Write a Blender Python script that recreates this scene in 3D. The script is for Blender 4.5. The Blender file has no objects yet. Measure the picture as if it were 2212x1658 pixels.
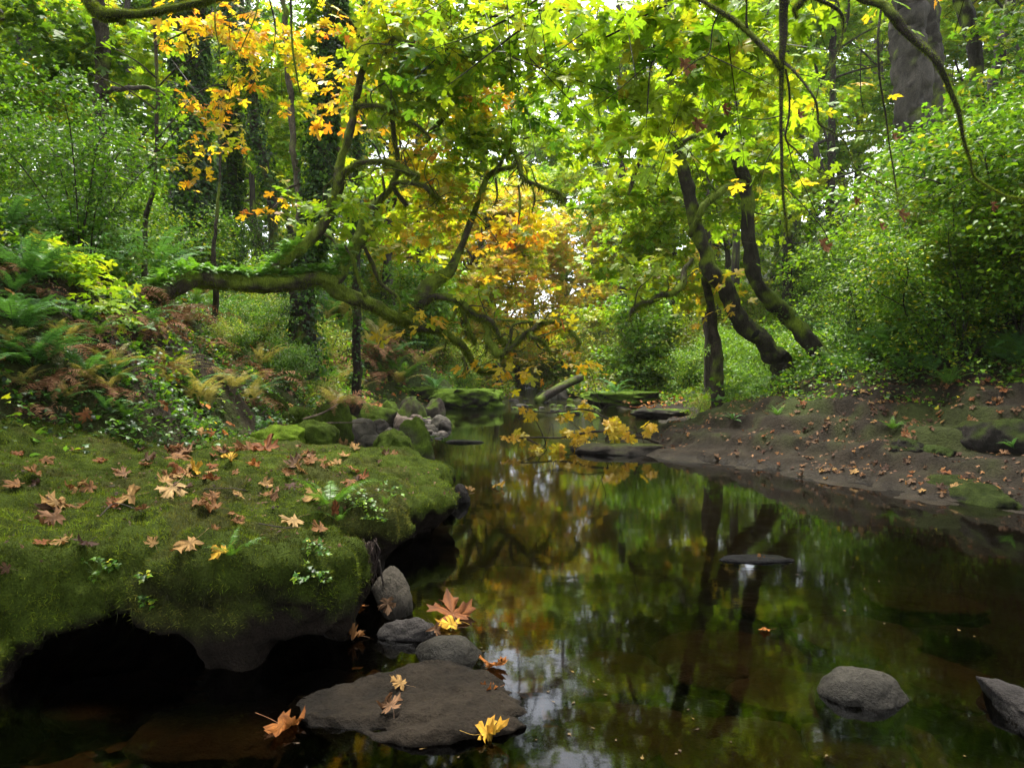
import bpy, math, random
import numpy as np
import openvdb as vdb
from mathutils import Vector, Matrix
from mathutils.bvhtree import BVHTree

rng = np.random.default_rng(11)
random.seed(11)
scene = bpy.context.scene
COL = scene.collection
R = math.radians

# ------------------------------------------------------------------ camera
F = 1475.0; CX = 1106.0; CY = 829.0          # photo measured on a 2212 x 1658 grid
CAM = np.array([0.0, 0.0, 1.10]); PITCH = math.atan(24 / F)
cd = bpy.data.cameras.new('camera'); cam = bpy.data.objects.new('camera', cd); COL.objects.link(cam)
cd.sensor_width = 36; cd.lens = 36 * F / 2212; cd.clip_end = 1000; cd.clip_start = .02
cam.location = CAM; cam.rotation_euler = (R(90) - PITCH, 0, 0)
scene.camera = cam

def ray(px, py):
    x = (px - CX) / F; u = -(py - CY) / F
    return np.array([x, math.cos(PITCH) + u * math.sin(PITCH), u * math.cos(PITCH) - math.sin(PITCH)])
def P(px, py, Y):
    d = ray(px, py); return CAM + d * (Y / d[1])
def G(px, py, z=0.0):
    d = ray(px, py); return CAM + d * ((z - CAM[2]) / d[2])
def M(pxs, Y): return pxs * Y / F

# ------------------------------------------------------------------ noise
def _h(i, j, k, s):
    n = (i * 374761393 + j * 668265263 + k * 2147483647 + s * 1274126177) & 0xffffffff
    n = ((n ^ (n >> 13)) * 1274126177) & 0xffffffff
    n = n ^ (n >> 16)
    return (n & 0xffff) / 32767.5 - 1.0
def vn(p, s=0):
    p = np.asarray(p, float); f = np.floor(p); i = f.astype(np.int64); t = p - f; t = t * t * (3 - 2 * t)
    x, y, z = i[..., 0], i[..., 1], i[..., 2]; a, b, c = t[..., 0], t[..., 1], t[..., 2]
    L = lambda u, v, w: u + (v - u) * w
    return L(L(L(_h(x, y, z, s), _h(x + 1, y, z, s), a), L(_h(x, y + 1, z, s), _h(x + 1, y + 1, z, s), a), b),
             L(L(_h(x, y, z + 1, s), _h(x + 1, y, z + 1, s), a), L(_h(x, y + 1, z + 1, s), _h(x + 1, y + 1, z + 1, s), a), b), c)
def fbm(p, s=0, o=4, g=.5):
    p = np.asarray(p, float); r = 0; a = 1; q = 1
    for k in range(o):
        r = r + a * vn(p * q, s + k * 7); a *= g; q *= 2.03
    return r
def fbm2(x, y, sc, s=0, o=4, g=.5):
    return fbm(np.stack([x * sc, y * sc, np.zeros_like(x) + .5], -1), s, o, g)
def sst(a, b, x):
    t = np.clip((x - a) / (b - a), 0, 1); return t * t * (3 - 2 * t)
def nrm(v):
    return v / np.maximum(np.linalg.norm(v, axis=-1, keepdims=True), 1e-9)

# ------------------------------------------------------------------ materials
def new_mat(name):
    m = bpy.data.materials.new(name); m.use_nodes = True; nt = m.node_tree; nt.nodes.clear()
    out = nt.nodes.new('ShaderNodeOutputMaterial'); return m, nt, out
def N(nt, t, **kw):
    n = nt.nodes.new(t)
    for k, v in kw.items():
        if k in n.inputs.keys() if hasattr(n.inputs, 'keys') else False: n.inputs[k].default_value = v
        else: setattr(n, k, v)
    return n
def attr(nt, name='col'):
    a = nt.nodes.new('ShaderNodeAttribute'); a.attribute_name = name; return a
def leaf_mat(name, trans=.45, rough=.42, tr=(1.25, 1.2, .6), spec=.35, spots=0.25, nscale=60):
    m, nt, out = new_mat(name); L = nt.links.new
    a = attr(nt); ns = N(nt, 'ShaderNodeTexNoise'); ns.inputs['Scale'].default_value = nscale; ns.inputs['Detail'].default_value = 2
    tc = N(nt, 'ShaderNodeTexCoord'); L(tc.outputs['Object'], ns.inputs['Vector'])
    mr = N(nt, 'ShaderNodeMapRange'); mr.inputs[1].default_value = .3; mr.inputs[2].default_value = .7
    mr.inputs[3].default_value = 1 - spots; mr.inputs[4].default_value = 1 + spots
    L(ns.outputs['Fac'], mr.inputs[0])
    mx = N(nt, 'ShaderNodeVectorMath'); mx.operation = 'SCALE'; L(a.outputs['Color'], mx.inputs[0]); L(mr.outputs[0], mx.inputs['Scale'])
    p = N(nt, 'ShaderNodeBsdfPrincipled'); L(mx.outputs[0], p.inputs['Base Color'])
    p.inputs['Roughness'].default_value = rough; p.inputs['Specular IOR Level'].default_value = spec
    if trans > 0:
        t = N(nt, 'ShaderNodeBsdfTranslucent'); v = N(nt, 'ShaderNodeVectorMath'); v.operation = 'MULTIPLY'
        v.inputs[1].default_value = tr; L(mx.outputs[0], v.inputs[0]); L(v.outputs[0], t.inputs['Color'])
        mix = N(nt, 'ShaderNodeMixShader'); mix.inputs[0].default_value = trans
        L(p.outputs[0], mix.inputs[1]); L(t.outputs[0], mix.inputs[2]); L(mix.outputs[0], out.inputs[0])
    else: L(p.outputs[0], out.inputs[0])
    return m
def surf_mat(name, rough=.9, n1=12, n2=70, amt=.45, bump=.5, dist=.02, spec=.3, wet=False, stretch=(1, 1, 1)):
    m, nt, out = new_mat(name); L = nt.links.new
    a = attr(nt); tc = N(nt, 'ShaderNodeTexCoord'); mp = N(nt, 'ShaderNodeMapping'); mp.inputs['Scale'].default_value = stretch
    L(tc.outputs['Object'], mp.inputs['Vector'])
    s1 = N(nt, 'ShaderNodeTexNoise'); s1.inputs['Scale'].default_value = n1; s1.inputs['Detail'].default_value = 6; s1.inputs['Roughness'].default_value = .65
    s2 = N(nt, 'ShaderNodeTexNoise'); s2.inputs['Scale'].default_value = n2; s2.inputs['Detail'].default_value = 4; s2.inputs['Roughness'].default_value = .7
    L(mp.outputs[0], s1.inputs['Vector']); L(mp.outputs[0], s2.inputs['Vector'])
    ad = N(nt, 'ShaderNodeMath'); ad.operation = 'ADD'; L(s1.outputs['Fac'], ad.inputs[0]); L(s2.outputs['Fac'], ad.inputs[1])
    mr = N(nt, 'ShaderNodeMapRange'); mr.inputs[1].default_value = .7; mr.inputs[2].default_value = 1.3
    mr.inputs[3].default_value = 1 - amt; mr.inputs[4].default_value = 1 + amt; L(ad.outputs[0], mr.inputs[0])
    mx = N(nt, 'ShaderNodeVectorMath'); mx.operation = 'SCALE'; L(a.outputs['Color'], mx.inputs[0]); L(mr.outputs[0], mx.inputs['Scale'])
    p = N(nt, 'ShaderNodeBsdfPrincipled'); L(mx.outputs[0], p.inputs['Base Color']); p.inputs['Specular IOR Level'].default_value = spec
    p.inputs['Roughness'].default_value = rough
    b = N(nt, 'ShaderNodeBump'); b.inputs['Strength'].default_value = bump; b.inputs['Distance'].default_value = dist
    L(ad.outputs[0], b.inputs['Height']); L(b.outputs[0], p.inputs['Normal'])
    if wet:
        w = attr(nt, 'wet'); r = N(nt, 'ShaderNodeMapRange'); r.inputs[3].default_value = rough; r.inputs[4].default_value = .38
        L(w.outputs['Fac'], r.inputs[0]); L(r.outputs[0], p.inputs['Roughness'])
    L(p.outputs[0], out.inputs[0]); return m

MAT = dict(
    leaf=leaf_mat('maple_leaf', trans=.5, tr=(1.45, 1.38, .6)),
    small=leaf_mat('small_leaf', trans=.45, rough=.4, tr=(1.45, 1.4, .6)),
    needle=leaf_mat('needle', trans=.2, rough=.5, spec=.2),
    fern=leaf_mat('fern_leaf', trans=.35, rough=.4),
    dry=leaf_mat('dead_leaf', trans=.15, rough=.7, tr=(1.2, 1, .8), spec=.12, spots=.3, nscale=45),
    moss=leaf_mat('moss_tuft', trans=.3, rough=.8, spec=.1),
    bark=surf_mat('bark', rough=.9, n1=9, n2=45, amt=.6, bump=.9, dist=.05, stretch=(1, 1, .45)),
    ground=surf_mat('earth_and_rock', rough=.9, n1=5, n2=42, amt=.6, bump=1, dist=.03, wet=True, spec=.12),
    ledge=surf_mat('mossy_rock', rough=.95, n1=14, n2=120, amt=.65, bump=1, dist=.03, wet=True, spec=.08),
    stone=surf_mat('river_stone', rough=.85, n1=10, n2=90, amt=.6, bump=1, dist=.014, wet=True, spec=.10),
)
def water_mat():
    m, nt, out = new_mat('stream_water'); L = nt.links.new
    tc = N(nt, 'ShaderNodeTexCoord'); mp = N(nt, 'ShaderNodeMapping'); mp.inputs['Scale'].default_value = (1.4, 3.2, 1)
    L(tc.outputs['Object'], mp.inputs['Vector'])
    n = N(nt, 'ShaderNodeTexNoise'); n.inputs['Scale'].default_value = 2.0; n.inputs['Detail'].default_value = 3
    L(mp.outputs[0], n.inputs['Vector'])
    b = N(nt, 'ShaderNodeBump'); b.inputs['Strength'].default_value = .010; b.inputs['Distance'].default_value = .05
    L(n.outputs['Fac'], b.inputs['Height'])
    rif = attr(nt, 'riffle'); n2 = N(nt, 'ShaderNodeTexNoise'); n2.inputs['Scale'].default_value = 9; n2.inputs['Detail'].default_value = 4
    L(mp.outputs[0], n2.inputs['Vector'])
    b2 = N(nt, 'ShaderNodeBump'); b2.inputs['Distance'].default_value = .06
    L(rif.outputs['Fac'], b2.inputs['Strength']); L(n2.outputs['Fac'], b2.inputs['Height']); L(b.outputs[0], b2.inputs['Normal'])
    g = N(nt, 'ShaderNodeBsdfGlossy'); g.inputs['Roughness'].default_value = .045; g.inputs['Color'].default_value = (.95, .97, 1, 1)
    t = N(nt, 'ShaderNodeBsdfTransparent'); t.inputs['Color'].default_value = (.32, .28, .20, 1)
    f = N(nt, 'ShaderNodeFresnel'); f.inputs['IOR'].default_value = 1.333
    L(b2.outputs[0], g.inputs['Normal']); L(b2.outputs[0], f.inputs['Normal'])
    mx = N(nt, 'ShaderNodeMixShader'); L(f.outputs[0], mx.inputs[0]); L(t.outputs[0], mx.inputs[1]); L(g.outputs[0], mx.inputs[2])
    L(mx.outputs[0], out.inputs[0]); return m
MAT['water'] = water_mat()

# ------------------------------------------------------------------ mesh building
class Acc:
    """gathers triangles with a colour per vertex; build() links them as ONE mesh"""
    def __init__(s): s.v = []; s.f = []; s.c = []; s.n = 0
    def add(s, v, f, c):
        v = np.asarray(v, np.float32).reshape(-1, 3); c = np.asarray(c, np.float32)
        if c.ndim == 1: c = np.tile(c, (len(v), 1))
        s.v.append(v); s.f.append(np.asarray(f, np.int32).reshape(-1, 3) + s.n); s.c.append(c); s.n += len(v); return s
    def arrays(s): return np.concatenate(s.v), np.concatenate(s.f), np.concatenate(s.c)
    def build(s, name, mat, parent=None, smooth=True, extra=None):
        v, f, c = s.arrays(); return link_mesh(name, v, f, c, mat, parent, smooth, extra)
def mesh_data(name, v, f, c, mat, smooth=True, extra=None):
    me = bpy.data.meshes.new(name); nv, nf = len(v), len(f)
    me.vertices.add(nv); me.vertices.foreach_set('co', np.ascontiguousarray(v, np.float32).ravel())
    me.loops.add(nf * 3); me.loops.foreach_set('vertex_index', np.ascontiguousarray(f, np.int32).ravel())
    me.polygons.add(nf); me.polygons.foreach_set('loop_start', np.arange(0, nf * 3, 3, dtype=np.int32))
    try: me.polygons.foreach_set('loop_total', np.full(nf, 3, np.int32))
    except Exception: pass
    me.polygons.foreach_set('use_smooth', np.full(nf, smooth, bool))
    me.update(calc_edges=True)
    a = me.attributes.new('col', 'FLOAT_COLOR', 'POINT'); cc = np.ones((nv, 4), np.float32); cc[:, :3] = np.clip(c, 0.002, .9)
    a.data.foreach_set('color', cc.ravel())
    for k, w in (extra or {}).items():
        a = me.attributes.new(k, 'FLOAT', 'POINT'); a.data.foreach_set('value', np.asarray(w, np.float32))
    me.materials.append(MAT[mat]); return me
def link_mesh(name, v, f, c, mat, parent=None, smooth=True, extra=None, origin=None):
    v = np.asarray(v, float)
    if parent is not None: v = v - np.array(parent.location)
    elif origin is not None: v = v - np.asarray(origin)
    o = bpy.data.objects.new(name, mesh_data(name, v, f, c, mat, smooth, extra)); COL.objects.link(o)
    if parent is not None: o.parent = parent
    elif origin is not None: o.location = origin
    return o
def tag(o, label, cat, group=None, kind=None):
    if label: o['label'] = label
    if cat: o['category'] = cat
    if group: o['group'] = group
    if kind: o['kind'] = kind
    return o
def thing(name, loc, label, cat, group=None):
    o = bpy.data.objects.new(name, None); o.empty_display_size = .1; COL.objects.link(o); o.location = [float(q) for q in loc]
    return tag(o, label, cat, group)
def kid(o, parent): o.parent = parent; return o
def copy_tree(src, loc, rz=0, sc=1, label=None, group=None, tilt=(0, 0)):
    r = src.copy(); COL.objects.link(r); r.location = loc; r.rotation_euler = (tilt[0], tilt[1], rz)
    r.scale = (sc, sc, sc) if np.isscalar(sc) else sc
    if label: r['label'] = label
    if group: r['group'] = group
    for ch in list(src.children):
        c = ch.copy(); COL.objects.link(c); c.parent = r
        for g in list(ch.children):
            d = g.copy(); COL.objects.link(d); d.parent = c
    return r

# templates: x across, y towards the tip, z normal
half = [(0, 0), (.10, -.10), (.38, -.17), (.32, -.05), (.50, 0), (.36, .09), (.20, .15), (.42, .29), (.72, .36), (.60, .46),
        (.66, .64), (.47, .57), (.40, .68), (.27, .52), (.12, .42), (.17, .66), (.31, .80), (.15, .82), (.10, .95), (0, 1.08)]
def leaf_hi():
    o = half + [(-x, y) for x, y in half[-2:0:-1]]
    o = np.array(o); c = np.array([0, .22]); n = len(o)
    ring = c + (o - c) * .55
    pts = np.vstack([o, ring, c[None]]); f = []
    for i in range(n):
        j = (i + 1) % n
        f += [(i, j, n + i), (j, n + j, n + i), (n + i, n + j, 2 * n)]
    v = np.zeros((len(pts), 3)); v[:, :2] = pts
    r = np.hypot(v[:, 0], v[:, 1] - .22); v[:, 2] = -.18 * r * r
    return v, np.array(f)
def leaf_mid():
    o = [(0, 0), (.34, -.14), (.20, .12), (.68, .38), (.58, .62), (.13, .42), (.26, .80), (0, 1.05), (-.26, .80), (-.13, .42), (-.58, .62), (-.68, .38), (-.20, .12), (-.34, -.14)]
    o = np.array(o); v = np.zeros((len(o) + 1, 3)); v[:-1, :2] = o; v[-1, :2] = (0, .25); n = len(o)
    r = np.hypot(v[:, 0], v[:, 1] - .25); v[:, 2] = -.22 * r * r
    return v, np.array([(i, (i + 1) % n, n) for i in range(n)])
def leaf_low():
    v = np.array([(0, 0, 0), (.6, .3, -.08), (.15, .45, .0), (0, 1, -.1), (-.15, .45, 0), (-.6, .3, -.08), (.3, -.05, -.03), (-.3, -.05, -.03)])
    return v, np.array([(0, 6, 1), (0, 1, 2), (0, 2, 4), (2, 3, 4), (0, 4, 5), (0, 5, 7)])
def leaf_oval():
    v = np.array([(0, 0, 0), (.26, .3, .06), (.22, .68, .04), (0, 1, -.08), (-.22, .68, .04), (-.26, .3, .06), (0, .5, -.01)])
    return v, np.array([(0, 1, 6), (1, 2, 6), (2, 3, 6), (3, 4, 6), (4, 5, 6), (5, 0, 6)])
def leaf_ivy():
    v = np.array([(0, 0, 0), (.35, -.1, -.05), (.5, .3, -.1), (.22, .45, 0), (0, 1, -.1), (-.22, .45, 0), (-.5, .3, -.1), (-.35, -.1, -.05), (0, .25, .06)])
    return v, np.array([(i, (i + 1) % 8, 8) for i in range(8)])
T_HI, T_MID, T_LOW, T_OVAL, T_IVY = leaf_hi(), leaf_mid(), leaf_low(), leaf_oval(), leaf_ivy()
T_BLADE = (np.array([(-.10, 0, 0), (.10, 0, 0), (.0, 1, .0)]), np.array([(0, 1, 2)]))

def frames(nvec, tip):
    n = nrm(nvec); t = tip - n * (tip * n).sum(-1, keepdims=True); t = nrm(t); x = np.cross(t, n)
    return np.stack([x, t, n], -1)
def inst(acc, T, pos, Rm, s, col, edge=None, jit=0.0):
    v, f = T; n = len(pos)
    if n == 0: return
    s = np.asarray(s, float)
    if s.ndim == 0: s = np.full(n, s)
    sv = v[None] * (s[:, None, None] if s.ndim == 1 else s[:, None, :])
    if jit: sv = sv + rng.normal(0, 1, sv.shape) * jit * (s[:, None, None] if s.ndim == 1 else s[:, None, :1]) * np.array([.3, .3, 1])
    w = np.einsum('nij,nkj->nki', Rm, sv) + pos[:, None, :]
    k = len(v); F_ = (f[None] + (np.arange(n) * k)[:, None, None]).reshape(-1, 3)
    c = np.repeat(col[:, None, :], k, 1)
    if edge is not None:                       # leaf margins turn before the middle
        r = np.hypot(v[:, 0], v[:, 1] - .3); w_ = np.clip((r - .25) / .5, 0, 1)[None, :, None] * rng.random((n, 1, 1))
        c = c * (1 - w_) + np.asarray(edge)[None, None, :] * w_
    acc.add(w.reshape(-1, 3), F_, c.reshape(-1, 3))

C = dict(green=(.095, .20, .013), deep=(.045, .115, .014), lime=(.21, .35, .018), ygreen=(.34, .42, .022), yellow=(.52, .44, .03),
         gold=(.58, .33, .025), orange=(.52, .19, .025), rust=(.24, .085, .03), brown=(.17, .085, .05), dark=(.022, .055, .012),
         conifer=(.028, .065, .030), blue=(.035, .085, .045), olive=(.13, .15, .03), tan=(.36, .26, .12), peach=(.55, .34, .13))
PAL = dict(
    green=[('green', 5), ('deep', 2), ('lime', 3)],
    bright=[('green', 3), ('lime', 6), ('ygreen', 2), ('yellow', .35)],
    lime=[('lime', 6), ('ygreen', 2.5), ('green', 2), ('yellow', .5), ('rust', .1)],
    mix=[('lime', 5), ('ygreen', 5), ('yellow', 2.6), ('gold', .7), ('orange', .45), ('rust', .12)],
    yellow=[('yellow', 4), ('gold', 3), ('ygreen', 2.5), ('orange', 1.5), ('lime', 1)],
    orange=[('gold', 4), ('orange', 1.8), ('yellow', 5), ('rust', .8), ('ygreen', 1.6)],
    peach=[('peach', 3), ('gold', 1.6), ('yellow', 3), ('ygreen', 4), ('lime', 2), ('orange', .3)],
    deep=[('deep', 5), ('green', 4), ('dark', 2), ('lime', .5)],
    dark=[('dark', 5), ('deep', 4), ('green', 1.5)],
    shrub=[('green', 4), ('deep', 4.4), ('lime', 1.3), ('ygreen', .6), ('yellow', .25), ('dark', 1)],
    conifer=[('conifer', 4), ('blue', 2), ('deep', 1)],
    ivy=[('dark', 4), ('deep', 4), ('green', 2)],
    olive=[('olive', 4), ('lime', 2), ('ygreen', 2), ('tan', 1), ('green', 2)])
def pal(name, n):
    e = PAL[name]; w = np.array([q[1] for q in e], float); w /= w.sum()
    c = np.array([C[q[0]] for q in e])[rng.choice(len(e), n, p=w)]
    return np.clip(c * rng.normal(1, .16, (n, 1)) * rng.normal(1, .07, (n, 3)), .004, .85)

def rand_dir(n, up=1.0, spread=.5):
    v = rng.normal(0, spread, (n, 3)); v[:, 2] += up; return nrm(v)
def spray_cloud(acc, ctr, rad, n, palette, size=.19, T=T_MID, per=13, sr=.42, flat=.12, upn=1.0, spread=.42, jit=.05, edge=None, shell=.45, out_c=None, clump=None, lean=None):
    """leaves gathered in flat layered sprays inside an ellipsoid"""
    ctr = np.asarray(ctr, float); rad = np.asarray(rad, float); m = max(1, int(n / per))
    d = nrm(rng.normal(0, 1, (m, 3))); r = shell + (1 - shell) * rng.random((m, 1)) ** .6
    r = np.where(rng.random((m, 1)) < .3, rng.random((m, 1)), r)
    sc = ctr + d * r * rad
    yaw = rng.random(m) * 6.283; tip = np.stack([np.cos(yaw), np.sin(yaw), -.25 + 0 * yaw], -1)
    rd = d.copy(); rd[:, 2] = -.3; tip = nrm(tip + rd * 1.2)
    sn = nrm(np.stack([rng.normal(0, .25, m), rng.normal(0, .25, m), np.ones(m)], -1) + rd * .25)
    Fm = frames(sn, tip)
    cnt = rng.poisson(per, m) + 1; idx = np.repeat(np.arange(m), cnt); k = len(idx)
    a = rng.random(k) * 6.283; q = np.sqrt(rng.random(k)) * sr * rng.uniform(.7, 1.3, m)[idx]
    loc = np.stack([np.cos(a) * q * .7, np.sin(a) * q * 1.2, rng.normal(0, flat * sr, k)], -1)
    pos = sc[idx] + np.einsum('nij,nj->ni', Fm[idx], loc)
    ln = nrm(sn[idx] * upn + rng.normal(0, spread, (k, 3)))
    lt = nrm(np.einsum('nij,nj->ni', Fm[idx], np.stack([np.cos(a) * .8, np.sin(a) + .5, -.45 + 0 * a], -1)) + rng.normal(0, .3, (k, 3)))
    c = pal(palette, m)[idx] * .45 + pal(palette, k) * .55
    inst(acc, T, pos, frames(ln, lt), size * rng.uniform(.6, 1.25, k), c, edge=edge, jit=jit)
    return sc, tip

def catmull(pts, per=6):
    p = np.asarray(pts, float); p = np.vstack([2 * p[0] - p[1], p, 2 * p[-1] - p[-2]]); out = []
    for i in range(1, len(p) - 2):
        for t in np.arange(per) / per:
            out.append(.5 * ((2 * p[i]) + (p[i + 1] - p[i - 1]) * t + (2 * p[i - 1] - 5 * p[i] + 4 * p[i + 1] - p[i + 2]) * t * t + (3 * p[i] - p[i - 1] - 3 * p[i + 1] + p[i + 2]) * t ** 3))
    out.append(p[-2]); return np.array(out)
def tube(acc, pr, sides=10, per=6, amp=.12, col=(.05, .04, .03), moss=0.0, mosscol=(.10, .14, .015), nsc=6.0, seed=0, capped=True, furrow=None, wob=0):
    """pr: rows x,y,z,r; returns surface samples (centre line, radius)"""
    q = catmull(pr, per) if per > 1 else np.asarray(pr, float); p, r = q[:, :3], np.maximum(q[:, 3], .0008); n = len(p)
    if wob: p = p + np.stack([vn(p * 3.1 + k * 9.7 + seed, 40 + k) + .6 * vn(p * 8 + k * 3.3, 50 + k) for k in range(3)], -1) * np.minimum(r * wob, .06)[:, None] * np.minimum(1, np.arange(n) / 6)[:, None]
    t = nrm(np.gradient(p, axis=0)); ref = np.array([0, 0, 1.0]) if abs(t[0, 2]) < .9 else np.array([0, 1.0, 0])
    a = nrm(np.cross(t[0], ref)); fr = []
    for i in range(n):
        a = a - t[i] * np.dot(a, t[i]); a = a / np.linalg.norm(a); fr.append(a)
    fr = np.array(fr); b = np.cross(t, fr)
    th = np.arange(sides) / sides * 6.2832
    dirs = fr[:, None] * np.cos(th)[None, :, None] + b[:, None] * np.sin(th)[None, :, None]
    base = p[:, None] + dirs * r[:, None, None]
    dn = 1 + amp * fbm(base * nsc / max(.3, 1) + seed * 3.1, seed, 3) if amp else np.ones((n, sides))
    if furrow:
        arc = np.concatenate([[0], np.cumsum(np.linalg.norm(np.diff(p, axis=0), axis=1))])
        q3 = np.stack(np.broadcast_arrays(np.cos(th)[None] * furrow[1], np.sin(th)[None] * furrow[1], arc[:, None] * furrow[2]), -1)
        dn = dn + furrow[0] * (np.abs(fbm(q3 + seed, seed + 2, 3)) * 2 - .6)
    v = p[:, None] + dirs * (r[:, None] * dn)[:, :, None]
    i = np.arange(n - 1)[:, None]; j = np.arange(sides)[None]; j2 = (j + 1) % sides
    f = np.concatenate([np.stack([i * sides + j, i * sides + j2, (i + 1) * sides + j2], -1).reshape(-1, 3),
                        np.stack([i * sides + j, (i + 1) * sides + j2, (i + 1) * sides + j], -1).reshape(-1, 3)])
    vv = v.reshape(-1, 3)
    if capped:
        vv = np.vstack([vv, p[0], p[-1] + t[-1] * r[-1]]); k = n * sides
        f = np.concatenate([f, [(int(j_ + 1) % sides, int(j_), k) for j_ in range(sides)], [(k - sides + int(j_), k - sides + (int(j_) + 1) % sides, k + 1) for j_ in range(sides)]])
    nz = np.append(dirs[..., 2].ravel(), [0, 0])[:len(vv)]; no = fbm(vv * 4, seed + 5, 3)
    w = np.clip((nz * .6 + no * 1.1 + moss * 2 - .9) * 1.8, 0, 1)[:, None] if moss > 0 else np.zeros((len(vv), 1))
    c = np.asarray(col) * np.clip(1 + .55 * fbm(vv * 9, seed + 9, 4)[:, None], .25, 2)
    acc.add(vv, f, c * (1 - w) + np.asarray(mosscol) * (1 + .3 * no[:, None]) * w)
    return p, r, t
def px_line(rows, dia=True):
    """rows (px, py, Y, diameter in photo px) -> x,y,z,r"""
    return np.array([[*P(a, b, Y), M(d, Y) / 2] for a, b, Y, d in rows])
def pendants(acc, p, r, k, colr, L=.11):
    """shaggy clumps of moss hanging under a limb"""
    for _ in range(k):
        i = rng.integers(1, len(p) - 1); m = 55; w = r[i] * .7 + .012; a = p[i] + rng.normal(0, 1, (m, 3)) * [w, w, r[i] * .3] - [0, 0, r[i] * .7]
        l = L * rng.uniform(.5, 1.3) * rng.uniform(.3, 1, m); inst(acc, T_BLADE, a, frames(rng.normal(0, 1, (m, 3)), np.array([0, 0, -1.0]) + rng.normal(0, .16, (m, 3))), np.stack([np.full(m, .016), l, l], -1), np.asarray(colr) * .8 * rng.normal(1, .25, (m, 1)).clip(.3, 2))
def fuzz(acc, p, r, n, L=.035, hang=.3, colr=(.12, .18, .018)):
    """moss tufts standing on and hanging from a limb"""
    i = rng.integers(0, len(p) - 1, n); t = rng.random((n, 1)); c = p[i] * (1 - t) + p[i + 1] * t; rr = (r[i] * (1 - t[:, 0]) + r[i + 1] * t[:, 0])
    d = nrm(rng.normal(0, 1, (n, 3))); ax = nrm(p[i + 1] - p[i] + 1e-6); d = nrm(d - ax * (d * ax).sum(-1, keepdims=True))
    pos = c + d * rr[:, None] * .93
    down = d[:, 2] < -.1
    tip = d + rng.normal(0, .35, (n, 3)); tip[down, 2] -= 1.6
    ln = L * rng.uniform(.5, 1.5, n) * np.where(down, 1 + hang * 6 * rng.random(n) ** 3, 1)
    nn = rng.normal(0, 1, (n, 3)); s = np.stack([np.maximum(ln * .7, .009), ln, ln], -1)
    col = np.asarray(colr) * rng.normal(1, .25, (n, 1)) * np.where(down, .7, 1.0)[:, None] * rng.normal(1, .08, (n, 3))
    inst(acc, T_BLADE, pos, frames(nn, tip), s, col)

# ------------------------------------------------------------------ ferns
def frond(L=1.0, arch=.9, rise=1.0, pairs=26, plen=.13, pw=.022, lacy=False, col=(.05, .12, .02), seed=0, dead=False, ragged=0.0):
    """one arching frond from the origin along +Y"""
    rg = np.random.default_rng(seed); n = 24; s = np.linspace(0, 1, n); ang = rise - arch * 1.6 * s ** 1.2
    dy = np.cos(ang) * L / n; dz = np.sin(ang) * L / n
    bx = rg.normal(0, .25); c = np.stack([bx * L * .15 * s ** 2, np.cumsum(dy), np.cumsum(dz)], -1)
    A = Acc(); rc = np.array(col) * (.6 if not dead else .8)
    tube(A, np.hstack([c, (L * .0045 * (1.15 - s))[:, None]]), sides=3, per=1, amp=0, col=rc, capped=False)
    tg = nrm(np.gradient(c, axis=0)); side = nrm(np.cross(tg, [0, 0, 1.0])); up = np.cross(side, tg)
    u = np.repeat(np.linspace(.12, .985, pairs), 2); sg = np.tile([1, -1], pairs)
    keep = rg.random(len(u)) > ragged; u, sg = u[keep], sg[keep]
    ii = np.clip((u * (n - 1)).astype(int), 0, n - 2); fr = (u * (n - 1) - ii)[:, None]
    pos = c[ii] * (1 - fr) + c[ii + 1] * fr; T_, S_, U_ = tg[ii], side[ii] * sg[:, None], up[ii]
    prof = np.clip(np.minimum(u / .25, 1) ** .7 * (1 - u ** 3.2) ** .9, .06, 1) if not lacy else np.clip(np.minimum((u + .1) / .3, 1) * (1.02 - u) ** .8, .05, 1)
    ll = L * plen * prof * rg.uniform(.85, 1.12, len(u))
    droop = (-.25 if not dead else -1.3)
    d = nrm(S_ + T_ * .35 + U_ * rg.normal(droop, .12 if not dead else .5, (len(u), 1)))
    nv = nrm(U_ + rg.normal(0, .12, (len(u), 3)))
    cc = np.array(col)[None] * rg.normal(1, .12, (len(u), 1)) * (1 + .25 * u[:, None])
    if not lacy:
        T = (np.array([(-.5, 0, 0), (.5, .08, 0), (.45, .55, -.03), (0, 1, -.12), (-.4, .5, -.03)]), np.array([(0, 1, 2), (0, 2, 4), (4, 2, 3)]))
        w = np.maximum(L * pw * (.5 + .5 * prof), .004)
        inst(A, T, pos, frames(nv, d), np.stack([w, ll, ll], -1), cc)
    else:
        k = 9; q = np.linspace(.08, .95, k)
        for sg2 in (1, -1):
            pp = (pos[:, None] + d[:, None] * (ll[:, None] * q[None])[:, :, None]); pp[..., 2] -= (ll[:, None] * q[None] ** 2 * .15)
            x2 = np.cross(d, nv) * sg2
            d2 = nrm(x2[:, None] + d[:, None] * .5 + rg.normal(0, .1, pp.shape)).reshape(-1, 3)
            l2 = (ll[:, None] * .26 * (1.05 - q[None])).reshape(-1); nn = np.repeat(nv, k, 0)
            T = (np.array([(-.5, 0, 0), (.5, 0, 0), (.3, .6, 0), (0, 1, -.05), (-.3, .6, 0)]), np.array([(0, 1, 2), (0, 2, 4), (4, 2, 3)]))
            inst(A, T, pp.reshape(-1, 3), frames(nn, d2), np.stack([np.maximum(l2 * .4, .003), l2, l2], -1), np.repeat(cc, k, 0))
    return A.arrays()
FR = {}
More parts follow.
